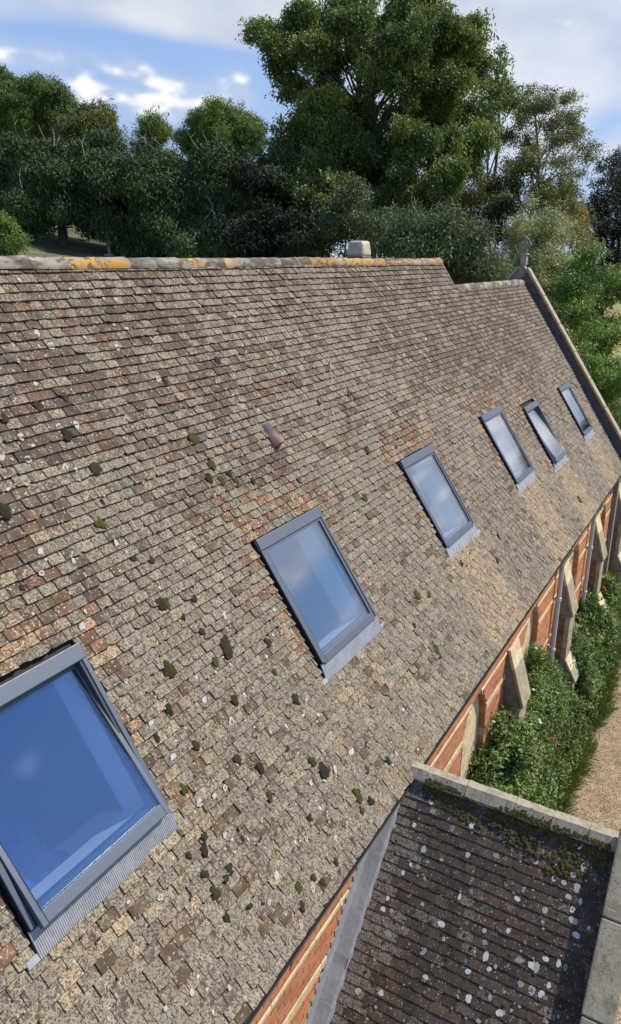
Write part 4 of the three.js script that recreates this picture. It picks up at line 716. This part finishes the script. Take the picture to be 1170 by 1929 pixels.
function crownMesh(parent, base, puffs, leaf, mat, pal, r, o = {}) {      // puffs: {c, r, n}
  let total = 0; for (const p of puffs) total += p.n;
  const m = new THREE.InstancedMesh(leaf, mat, total), e = new THREE.Euler(), s = V3(), q = V3(); let i = 0;
  m.name = numbered(o.name || 'crown'); m.castShadow = m.receiveShadow = true;
  for (const p of puffs) {
    const tone = r(), k = .8 + .4 * r(), c0 = mix3(pal[0], tone < .5 ? pal[1] : pal[2], Math.abs(tone - .5) * 1.8);
    for (let j = 0; j < p.n; j++, i++) {
      const u = r() * 2 - 1, t = r() * Math.PI * 2, rad = p.r * (r() + r() + r()) / 1.75, w = Math.sqrt(1 - u * u);
      q.set(Math.cos(t) * w, u * (o.flat ?? .75), Math.sin(t) * w).multiplyScalar(rad);
      if (o.droop) q.y -= o.droop * (q.x * q.x + q.z * q.z) / p.r;
      q.add(p.c).sub(base);
      e.set((r() - .5) * 1.3, r() * 6.283, (r() - .5) * 1.3); upQ.setFromEuler(e); const sc = (o.scale ?? 1) * (.65 + .7 * r()); s.set(sc, sc, sc);
      m.setMatrixAt(i, mat4.compose(q, upQ, s));
      const v = k * (.75 + .5 * r()), c = r() < .12 ? pal[1] : c0; m.setColorAt(i, tmpC.setRGB(c[0] * v, c[1] * v, c[2] * v));
    }
  }
  m.userData.kind = 'stuff'; m.instanceMatrix.needsUpdate = true; parent.add(m); return m;
}
// a tree: lobes given as [px, py, radius in px, depth offset]; each lobe is many puffs of leaf sprays held by a limb
function tree(name, label, category, group, d, lobes, o) {
  const r = rng(o.seed), cs = lobes.map(([px, py, rp, dz]) => { const dd = d + (dz ?? (r() - .5) * (o.thick ?? 5)); return { c: at(px, py, dd), r: rp * (o.grow ?? 1) / FPX * dd }; });
  const mid = cs.reduce((a, b) => a.add(b.c), V3(0, 0, 0)).multiplyScalar(1 / cs.length), foot = o.foot ? at(o.foot, 480, d) : mid;
  const base = V3(foot.x, height(foot.x, foot.z) - .05, foot.z), t = thing(name, label, category, base, group), wood = [];
  const lowest = Math.min(...cs.map(c => c.c.y)), top = Math.max(...cs.map(c => c.c.y)), fork = V3(lerp(base.x, mid.x, .4), lerp(base.y, Math.max(mid.y, base.y + 1), o.fork ?? .45), lerp(base.z, mid.z, .4));
  const tr = o.trunk ?? (top - base.y) * .03, loc = p => p.clone().sub(base);
  wood.push(tube([V3(0, -.2, 0), loc(fork).multiplyScalar(.5).add(V3((r() - .5) * .4, 0, (r() - .5) * .4)), loc(fork)], tr, tr * .72, 9, 8));
  const lead = cs.slice().sort((a, b) => b.c.y - a.c.y)[0];
  const puffs = [];
  for (const c of cs) {
    const lt = clamp((c.c.y - fork.y) / Math.max(.5, lead.c.y - fork.y)) * (.35 + .35 * r()), a = loc(fork).lerp(loc(lead.c), c === lead ? 0 : lt), b = loc(c.c), L = a.distanceTo(b), m1 = a.clone().lerp(b, .4).add(V3((r() - .5) * L * .14, L * .10 * r(), (r() - .5) * L * .14)), lr = tr * (c === lead ? .62 : .13 + .13 * r());
    if (!o.noLimbs) wood.push(tube([a, m1, a.clone().lerp(b, .75).add(V3((r() - .5) * L * .1, (r() - .3) * L * .06, (r() - .5) * L * .1)), b], lr, lr * .22, 6, 9));
    const pr = o.puff ?? .75, np = Math.max(2, Math.round((o.dens ?? 1) * 1.5 * Math.pow(c.r / pr, 2)));
    for (let i = 0; i < np; i++) {
      const u = r() * 2 - 1, th = r() * 6.283, w = Math.sqrt(1 - u * u), rad = c.r * Math.pow(r(), .38) * .92, p = V3(Math.cos(th) * w, u, Math.sin(th) * w).multiplyScalar(rad).add(c.c), pr2 = pr * (.55 + .75 * r());
      if (p.y - pr2 < base.y + (o.skirt ?? .1)) p.y = base.y + (o.skirt ?? .1) + pr2;
      puffs.push({ c: p, r: pr2, n: Math.round((o.n ?? 26) * (pr2 / pr) ** 2) + 3 });
      if (!o.noLimbs && r() < .45) { const q = loc(p); wood.push(tube([b.clone().lerp(m1, r() * .5), b.clone().lerp(q, .5).add(V3(0, .15 * r(), 0)), q], lr * .2, .012, 4, 4)); }
    }
  }
  part('trunk', mergeGeometries(wood), o.wood || M.bark, t);
  crownMesh(t, base, puffs, LEAF[o.leaf || 'broad'], o.mat || M.leaf, GREEN[o.pal || 'mid'], r, o);
  if (o.twigs) { const g = []; for (let i = 0; i < o.twigs; i++) { const c = cs[Math.floor(r() * cs.length)], p = loc(c.c).add(V3((r() - .5) * c.r * 1.4, c.r * (.55 + .4 * r()), (r() - .5) * c.r * 1.4)), e = p.clone().add(V3((r() - .5) * 1.1, .35 + .75 * r(), (r() - .5) * 1.1)), m1 = p.clone().lerp(e, .5).add(V3((r() - .5) * .3, .1, (r() - .5) * .3)); g.push(tube([p, m1, e], .03, .008, 4, 4), tube([m1, m1.clone().add(V3((r() - .5) * .8, .3, (r() - .5) * .8))], .015, .006, 4, 2)); } part('bare_twigs', mergeGeometries(g), M.twig, t).userData.kind = 'stuff'; }
  return t;
}
const YG = 'dark yews in the row behind the church ridge';
const yew = (label, lobes, seed, o = {}) => tree('yew_tree', label, 'tree', YG, o.d ?? 39, lobes.concat(lobes.filter(l => l[1] > 375).flatMap(([a, b, c]) => [[a + 18, 436, 28], ...(a > 260 ? [[a - 12, 462, 24], [a + 26, 470, 22]] : [])])).map(([a, b, c]) => [a, b < 300 ? b + 34 : b > 433 ? b : Math.min(b + 10, 432), c * .88]), { seed, leaf: 'yew', mat: M.yewLeaf, pal: 'yew', puff: .62, n: 52, dens: 2.0, droop: .12, thick: 3.5, fork: .4, trunk: .3, skirt: .1, scale: 1.05, ...o });
yew('dark yew at the left end of the row, behind the small light green bush', [[-40, 300, 60], [10, 275, 55], [40, 300, 55], [0, 350, 60], [45, 380, 50], [-30, 400, 60], [30, 265, 38]], 201, { twigs: 16 });
yew('dark yew, second from the left, under the tall rounded hill trees', [[95, 275, 48], [130, 290, 50], [85, 330, 55], [140, 350, 52], [95, 390, 45], [135, 262, 34], [145, 400, 38], [75, 410, 34], [60, 360, 40], [110, 340, 40]], 202, { twigs: 10, skirt: 1.2 });
yew('dark yew, third from the left, with a dark gap beneath it', [[195, 275, 48], [225, 295, 48], [180, 330, 50], [235, 345, 52], [205, 385, 50], [190, 262, 34], [240, 405, 38], [180, 415, 30], [165, 370, 40], [255, 360, 40]], 203, { twigs: 10, skirt: .9 });
yew('dark yew with pale dead twigs at its top, left of the domed tree', [[290, 285, 48], [315, 305, 46], [280, 340, 50], [325, 360, 50], [295, 400, 48], [280, 268, 30], [330, 415, 40], [265, 420, 34], [350, 340, 40], [255, 320, 34], [300, 440, 36]], 204, { twigs: 30 });
yew('dark yew standing below the domed tree', [[385, 290, 48], [415, 310, 48], [375, 345, 52], [420, 370, 52], [390, 410, 50], [400, 275, 34], [440, 420, 40], [355, 420, 36], [400, 440, 40], [450, 350, 40], [350, 380, 40], [445, 300, 34]], 205, { twigs: 26 });
yew('blackish yew at the right end of the row, beneath the great tree', [[475, 330, 48], [505, 350, 46], [470, 390, 50], [520, 410, 48], [485, 440, 40], [545, 440, 34], [450, 430, 34], [510, 455, 36], [570, 450, 30], [440, 360, 34]], 206, { pal: 'dark', d: 38 });
// domed trees on the slope beyond
const dome = (label, d, lobes, seed, o = {}) => tree('domed_tree', label, 'tree', 'domed trees on the slope behind the yews', d, lobes, { seed, grow: 1.12, leaf: 'broad', pal: 'dome', puff: 1.0, n: 90, dens: 2.0, thick: 4, trunk: .35, noLimbs: true, flat: .9, ...o });
dome('tall domed tree at the left edge of the picture', 76, [[0, 190, 46], [20, 162, 24], [-30, 200, 56], [35, 210, 38], [5, 240, 50], [-10, 155, 22], [45, 185, 24]], 211);
dome('broad domed tree, second from the left, on the slope', 76, [[80, 188, 38], [95, 178, 28], [60, 200, 34], [108, 205, 28], [85, 230, 45], [118, 230, 24], [62, 172, 20], [112, 185, 18]], 212);
dome('small olive tree between the tall domes and the gap', 70, [[180, 228, 26], [200, 232, 20], [160, 226, 20], [190, 250, 30], [150, 245, 24]], 213, { pal: 'olive' });
dome('smallest domed tree, peeping over the middle of the yews', 80, [[290, 240, 16], [278, 248, 14], [304, 248, 16], [290, 260, 22]], 214);
dome('wide twin domed tree left of the great tree', 74, [[395, 235, 34], [375, 245, 28], [430, 240, 30], [455, 245, 28], [405, 222, 18], [350, 262, 22], [440, 260, 36], [475, 258, 20], [390, 265, 34]], 215);
// the great tree and its neighbours
tree('great_tree', 'very tall open crowned tree rising above the high ridge and out of the picture', 'tree', null, 42, [
  [492, 62, 24], [520, 88, 26], [545, 60, 28], [500, 85, 14], [575, 45, 32], [535, 125, 20], [605, 55, 36], [590, 105, 30], [570, 160, 20], [548, 178, 18], [640, 15, 32], [690, 30, 40], [680, 85, 30], [735, 60, 42], [780, 20, 42], [770, 95, 44], [830, 50, 40], [820, 110, 36], [872, 62, 30], [890, 40, 16], [720, 130, 28], [765, 160, 36], [620, 150, 30], [645, 190, 22], [600, 200, 36], [560, 225, 30], [540, 260, 28], [590, 260, 40], [650, 240, 28], [640, 300, 42], [585, 320, 40], [690, 165, 18], [750, 215, 30], [800, 165, 34], [845, 170, 34], [820, 225, 40], [780, 265, 40], [880, 130, 28], [870, 210, 38], [720, 300, 40], [830, 290, 42], [690, 350, 42], [770, 340, 44], [880, 280, 40], [640, 370, 40], [840, 350, 40], [700, 250, 30], [665, 330, 36], [730, 370, 42], [800, 385, 40], [600, 360, 40], [850, 385, 36], [690, 400, 36], [715, 110, 34], [660, 50, 34], [755, 120, 30], [855, 140, 30], [560, 290, 34], [620, 250, 36], [655, 270, 34], [680, 290, 34], [720, 260, 28], [640, 410, 40], [760, 400, 42], [560, 340, 34], [610, 200, 30], [620, 95, 30], [560, 95, 22], [760, 250, 34], [690, 215, 22]],
  { seed: 221, grow: 1.12, leaf: 'broad', pal: 'mid', puff: .6, n: 32, dens: 1.6, thick: 7, foot: 705, fork: .5, trunk: .42, flat: .7 });
tree('side_tree', 'leafy tree close beside the great tree on its right, lower', 'tree', null, 46, [[905, 150, 28], [935, 125, 24], [950, 160, 22], [925, 180, 30], [900, 215, 34], [945, 205, 24], [960, 180, 14], [890, 260, 36], [930, 240, 28]], { seed: 222, pal: 'mid', puff: .7, n: 20, dens: .95, thick: 4, trunk: .25, fork: .5 });
tree('pale_tree', 'grey green open tree with bare branches, right of the great tree', 'tree', null, 50, [[975, 215, 24], [1005, 195, 24], [1035, 190, 24], [1065, 200, 24], [1085, 215, 22], [990, 245, 26], [1030, 235, 28], [1072, 245, 26], [1090, 260, 18], [1098, 290, 20], [1075, 290, 18], [1060, 310, 18], [1085, 320, 18], [960, 255, 24], [1045, 275, 18], [985, 285, 20], [1015, 280, 20], [1078, 345, 20]], { seed: 223, leaf: 'fine', pal: 'pale', puff: .6, n: 26, dens: 1.15, thick: 5, foot: 1000, fork: .55, trunk: .26, wood: M.bark });
tree('conifer_tree', 'drooping dark conifer in the shade below the great tree', 'tree', null, 44, [[890, 320, 30], [885, 360, 36], [900, 400, 40], [875, 300, 20], [925, 360, 26], [860, 390, 34], [940, 400, 30]], { seed: 224, leaf: 'yew', mat: M.yewLeaf, pal: 'olive', puff: .65, n: 30, dens: 1.1, droop: .5, thick: 4, trunk: .22 });
tree('dark_conifer', 'blackish narrow conifer left of the variegated tree', 'tree', null, 43, [[935, 390, 24], [945, 420, 26], [930, 350, 18], [950, 450, 24], [955, 380, 20], [925, 430, 24]], { seed: 225, leaf: 'yew', mat: M.yewLeaf, pal: 'dark', puff: .6, n: 30, dens: 1.2, droop: .5, thick: 3, trunk: .2 });
tree('thicket_tree', 'mid green tree filling the gap below the pale open tree', 'tree', null, 47, [[985, 330, 30], [1020, 340, 34], [1055, 360, 30], [970, 370, 30], [1010, 385, 34], [1045, 400, 30], [1085, 390, 28], [1000, 310, 24], [960, 320, 22], [1090, 430, 28]], { seed: 226, pal: 'olive', puff: .7, n: 22, dens: 1.1, thick: 4, trunk: .22 });
tree('understorey_tree', 'shaded mid green tree under the left of the great tree', 'tree', null, 40, [[520, 290, 34], [545, 310, 36], [500, 310, 30], [570, 350, 40], [530, 360, 40], [560, 400, 40], [600, 390, 36], [580, 440, 40], [620, 340, 40], [640, 420, 36], [540, 440, 34], [510, 340, 30]], { seed: 227, pal: 'hazel', puff: .7, n: 24, dens: 1.1, thick: 4, trunk: .22 });
tree('hazel_bush', 'blue green bush just behind the chimney stub', 'bush', null, 35, [[630, 400, 34], [665, 385, 32], [690, 410, 32], [640, 440, 38], [680, 450, 38], [610, 450, 34], [655, 365, 22], [600, 420, 24]], { seed: 228, leaf: 'fine', pal: 'hazel', puff: .6, n: 30, dens: 1.3, thick: 4, trunk: .12 });
tree('willow_bush', 'wide dull green thicket with pale bare twigs behind the lower ridge', 'bush', null, 33, [[720, 440, 32], [755, 430, 36], [790, 440, 40], [830, 450, 42], [870, 455, 42], [905, 460, 38], [750, 470, 38], [800, 480, 42], [850, 490, 46], [900, 500, 44], [935, 490, 34], [845, 430, 26], [950, 520, 30], [880, 530, 40]], { seed: 229, leaf: 'thin', pal: 'hazel', puff: .6, n: 34, dens: 1.25, thick: 4, trunk: .14, twigs: 26 });
tree('variegated_tree', 'cream and green variegated tree behind the gable cross', 'tree', null, 36, [[1000, 430, 30], [1030, 420, 30], [1060, 435, 28], [1015, 465, 34], [1050, 470, 34], [985, 470, 28], [1040, 510, 34], [1010, 500, 30], [1020, 550, 30], [1055, 545, 28], [970, 440, 18], [1000, 395, 18], [1080, 470, 22]], { seed: 230, leaf: 'fine', pal: 'varie', puff: .55, n: 28, dens: 1.2, thick: 4, trunk: .14 });
tree('golden_tree', 'tree turning golden at its tips, behind the variegated tree', 'tree', null, 39, [[1078, 402, 16], [1085, 425, 15], [1072, 388, 10], [1095, 445, 13], [1103, 462, 12], [1066, 415, 12]], { seed: 231, leaf: 'fine', pal: 'gold', puff: .5, n: 22, dens: 1.0, thick: 3, trunk: .12 });
tree('green_shrub', 'bright green leafy tree beyond the gable, right of the cross', 'tree', null, 32, [[1090, 500, 32], [1120, 490, 30], [1145, 520, 30], [1100, 540, 36], [1140, 560, 36], [1080, 570, 36], [1115, 600, 38], [1150, 600, 30], [1090, 620, 34], [1125, 640, 34], [1065, 600, 26], [1060, 530, 22], [1155, 640, 20], [1180, 540, 30]], { seed: 232, leaf: 'broad', pal: 'bright', puff: .5, n: 26, dens: 1.25, thick: 3.5, trunk: .14, scale: .7 });
tree('low_shrub', 'low loose shrub beyond the foot of the gable parapet', 'bush', null, 28, [[1115, 690, 28], [1140, 720, 30], [1165, 700, 26], [1160, 750, 32], [1180, 790, 34], [1150, 770, 26], [1175, 830, 34], [1095, 670, 22], [1185, 720, 20]], { seed: 233, leaf: 'broad', pal: 'bright', puff: .42, n: 26, dens: 1.25, thick: 2.5, trunk: .08, scale: .6 });
tree('black_tree', 'nearly black tree at the right edge, beyond the golden one', 'tree', null, 58, [[1150, 320, 30], [1180, 310, 36], [1140, 360, 34], [1170, 380, 44], [1135, 410, 30], [1160, 440, 40], [1190, 430, 40], [1130, 450, 26], [1150, 490, 34]], { seed: 234, leaf: 'broad', pal: 'dark', puff: .85, n: 30, dens: 1.15, thick: 5, trunk: .3 });
tree('light_bush', 'small light green bush on the grass at the left edge', 'bush', null, 30, [[5, 430, 24], [-20, 440, 34], [20, 455, 24], [0, 475, 30], [30, 475, 16], [-10, 415, 16]], { seed: 235, leaf: 'fine', pal: 'bright', puff: .42, n: 34, dens: 1.5, thick: 1.5, trunk: .06, scale: .7 });
// trees across the path, outside the frame on the right: they show mirrored in the two farthest skylights
const outside = (label, x, z, h, w, seed, pal) => { const r = rng(seed), base = V3(x, height(x, z), z), t = thing('garden_tree', label, 'tree', base), ps = []; for (let i = 0; i < 90; i++) { const u = Math.pow(r(), .8), a = r() * 6.283, q = w * Math.sqrt(r()) * Math.sin(Math.PI * (.12 + .82 * u)); ps.push({ c: V3(x + Math.cos(a) * q, base.y + h * (.18 + .82 * u), z + Math.sin(a) * q), r: .9, n: 22 }); } part('trunk', tube([V3(0, -.2, 0), V3(.1, h * .4, .1), V3(0, h * .85, 0)], .3, .05, 8, 8), M.bark, t); crownMesh(t, base, ps, LEAF.dome, M.leaf, GREEN[pal], r, { scale: .8 }); };
outside('tall narrow green tree across the path, seen mirrored in the farthest skylight', 64, 5.4, 9.6, 2.2, 241, 'mid');
outside('rounded olive tree across the path, mirrored in the fifth skylight', 55, 8.4, 11.0, 4.2, 242, 'olive');
// ---------------------------------------------------------------- graves under the yews
{
  const grave = (px, py, d, w, h, label, mat) => { const p = at(px, py, d), b = V3(p.x, height(p.x, p.z) - .05, p.z), t = thing('headstone', label, 'headstone', b); const sh = new THREE.Shape(); sh.moveTo(-w / 2, 0); sh.lineTo(w / 2, 0); sh.lineTo(w / 2, h * .75); sh.quadraticCurveTo(w / 2, h, 0, h); sh.quadraticCurveTo(-w / 2, h, -w / 2, h * .75); const g = new THREE.ExtrudeGeometry(sh, { depth: .12, bevelEnabled: true, bevelSize: .015, bevelThickness: .015, bevelSegments: 1 }); g.rotateY(.5); part('slab', uvBox(g), mat, t); part('plinth', uvBox(boxAt(-w * .65, w * .65, -.1, .12, -.18, .26)).rotateY(.5), M.stone, t); };
  grave(120, 440, 41, .7, .95, 'dark headstone in the shade under the yews', M.greyDark);
  grave(205, 455, 39, .6, .6, 'low pale headstone below the third yew', M.stone);
  grave(623, 478, 33, .8, 1.3, 'grey headstone just showing over the ridge', M.stone);
}
// ---------------------------------------------------------------- the garden against the wall
function shrub(name, label, category, x0, x1, z0, z1, y1, n, leaf, pal, seed, o = {}) {
  const r = rng(seed), b = V3((x0 + x1) / 2, 0, (z0 + z1) / 2), t = thing(name, label, category, b, o.group), ps = [], stems = [];
  for (let i = 0; i < n; i++) { const u = r(), v = r(), h = y1 * (o.shape ? o.shape(u, v) : (.7 + .3 * Math.sin(u * 9 + seed)) * (1 - .75 * v * v)), y = h * Math.pow(r(), .55), p = V3(lerp(x0, x1, u), Math.max(.05, y), lerp(z0, z1, v)); ps.push({ c: p, r: (o.puff ?? .16) * (.6 + .8 * r()), n: o.n ?? 16 }); if (i % 9 === 0) stems.push(tube([V3(lerp(x0, x1, u) - b.x, -.05, lerp(z0, z1, v * .5) - b.z), V3((p.x - b.x) * .9, p.y * .55, (p.z - b.z) * .9), p.clone().sub(b)], .014, .004, 4, 5)); }
  part('stem', mergeGeometries(stems), M.bark, t);
  crownMesh(t, b, ps, LEAF[leaf], M.leaf, GREEN[pal], r, { name: 'foliage', scale: o.scale ?? 1 });
  const bloom = (px, py, z, rad0, col) => { const rad = rad0 * .68; const ry = rayOf(px, py), p = EYE.clone().addScaledVector(ry, z / ry.z).sub(b), f = new Faces(); for (let q = 0; q < 3; q++) for (let k = 0; k < 5; k++) { const a = k * 1.257 + q * .6, a2 = a + 1.5, rr1 = rad * (1 - q * .26), h = q * rad * .22, c = col.map(v => v * (.75 + .45 * r())); f.tri([p.x, p.y + h, p.z], [p.x + Math.cos(a) * rr1, p.y + h + rad * .25, p.z + Math.sin(a) * rr1], [p.x + Math.cos(a2) * rr1, p.y + h + rad * .2, p.z + Math.sin(a2) * rr1], [0, 0], [0, 0], [0, 0], c); } part('flower', f.geo(), M.petal, t); };
  for (const q of o.blooms || []) bloom(...q);
  return t;
}
const PINK = [.42, .07, .15], WHITE = [.75, .74, .68];
shrub('rose_bush', 'large rose bush with pink blooms between the porch and the nearest buttress', 'rose bush', 9.6, 12.6, -2.7, -1.95, 2.75, 280, 'rose', 'rosey', 301, { shape: (u, v) => (.55 + .45 * Math.sin(u * 3.6 + .2)) * (1 - .5 * v * v), blooms: [[1040, 1392, -2.0, .07, PINK], [1048, 1399, -1.98, .06, PINK], [1026, 1377, -2.05, .05, PINK], [1006, 1412, -2.0, .05, PINK], [1015, 1430, -1.95, .06, PINK], [1010, 1425, -2, .05, PINK], [1002, 1447, -1.95, .04, PINK], [1012, 1470, -1.9, .05, PINK], [930, 1360, -2.3, .04, WHITE]] });
shrub('climbing_rose', 'dark glossy climber with small white flowers on the wall past the nearest buttress', 'climbing plant', 11.9, 15.2, -2.72, -2.2, 2.95, 420, 'tiny', 'rosey', 302, { puff: .17, n: 22, scale: 1.15, shape: (u, v) => (.62 + .38 * Math.sin(u * 2.6 + .9)) * (1 - .45 * v), blooms: [[1010, 1222, -2.3, .05, WHITE], [1005, 1300, -2.2, .05, WHITE], [1048, 1305, -2.2, .06, WHITE], [1047, 1325, -2.2, .06, WHITE], [1018, 1362, -2.2, .06, WHITE], [1016, 1357, -2.2, .05, WHITE], [1033, 1215, -2.3, .04, WHITE], [1050, 1350, -2.15, .05, WHITE], [1043, 1412, -2.1, .05, WHITE], [1000, 1365, -2.2, .04, WHITE]] });
shrub('fresh_shrub', 'fresh yellow green shrub between the second and third buttresses', 'shrub', 15.9, 18.7, -2.65, -2.0, 2.4, 270, 'rose', 'rosey', 303, { scale: 1.2, shape: (u, v) => (.95 - .35 * Math.sin(u * 3)) * (1 - .5 * v), blooms: [[1138, 1108, -2.2, .07, [.6, .07, .07]], [1141, 1112, -2.2, .06, [.6, .07, .07]], [1108, 1195, -2.0, .06, [.5, .25, .2]], [1116, 1203, -2, .06, [.5, .25, .2]]] });
shrub('far_shrub', 'leafy shrub against the far buttresses', 'shrub', 19.3, 22.1, -2.65, -2.05, 1.5, 110, 'rose', 'rosey', 304, { scale: 1.3 });
shrub('corner_shrub', 'dark shrub at the corner of the church past the farthest buttress', 'shrub', 23.2, 26.5, -3.6, -1.4, 3.2, 280, 'rose', 'mid', 305, { puff: .4, n: 26, scale: 2.2 });
{ // long grass and weeds along the edge of the bed
  const r = rng(311), ps = []; for (let i = 0; i < 1400; i++) { const x = rr(8.6, 21, r), z = -1.68 - .6 * Math.pow(r(), .8) + (fb2(x * 1.2, 0, 8, 0, 3) - .5) * .3; ps.push({ c: V3(x, .05 + .22 * r() * ss(-1.5, -2.0, z), z), r: .12, n: 4 }); }
  const m = crownMesh(scene, V3(0, 0, 0), ps, LEAF.blade, M.leaf, GREEN.weed, r, { name: 'long_grass', scale: .8 }); m.userData.kind = 'stuff'; tag(m, 'long grass and weeds along the edge of the gravel path', 'grass'); m.userData.kind = 'stuff';
  const ps2 = []; for (let i = 0; i < 700; i++) { const x = rr(9, 21, r), z = rr(-2.5, -1.8, r); ps2.push({ c: V3(x, rr(.1, .75, r) * ss(-1.35, -2, z) + .05, z), r: .15, n: 10 }); }
  const m2 = crownMesh(scene, V3(0, 0, 0), ps2, LEAF.tiny, M.leaf, GREEN.weed, r, { name: 'ground_cover', scale: 1.3 }); tag(m2, 'mixed low plants filling the bed below the wall', 'ground cover'); m2.userData.kind = 'stuff';
}
renderer.render(scene, camera);
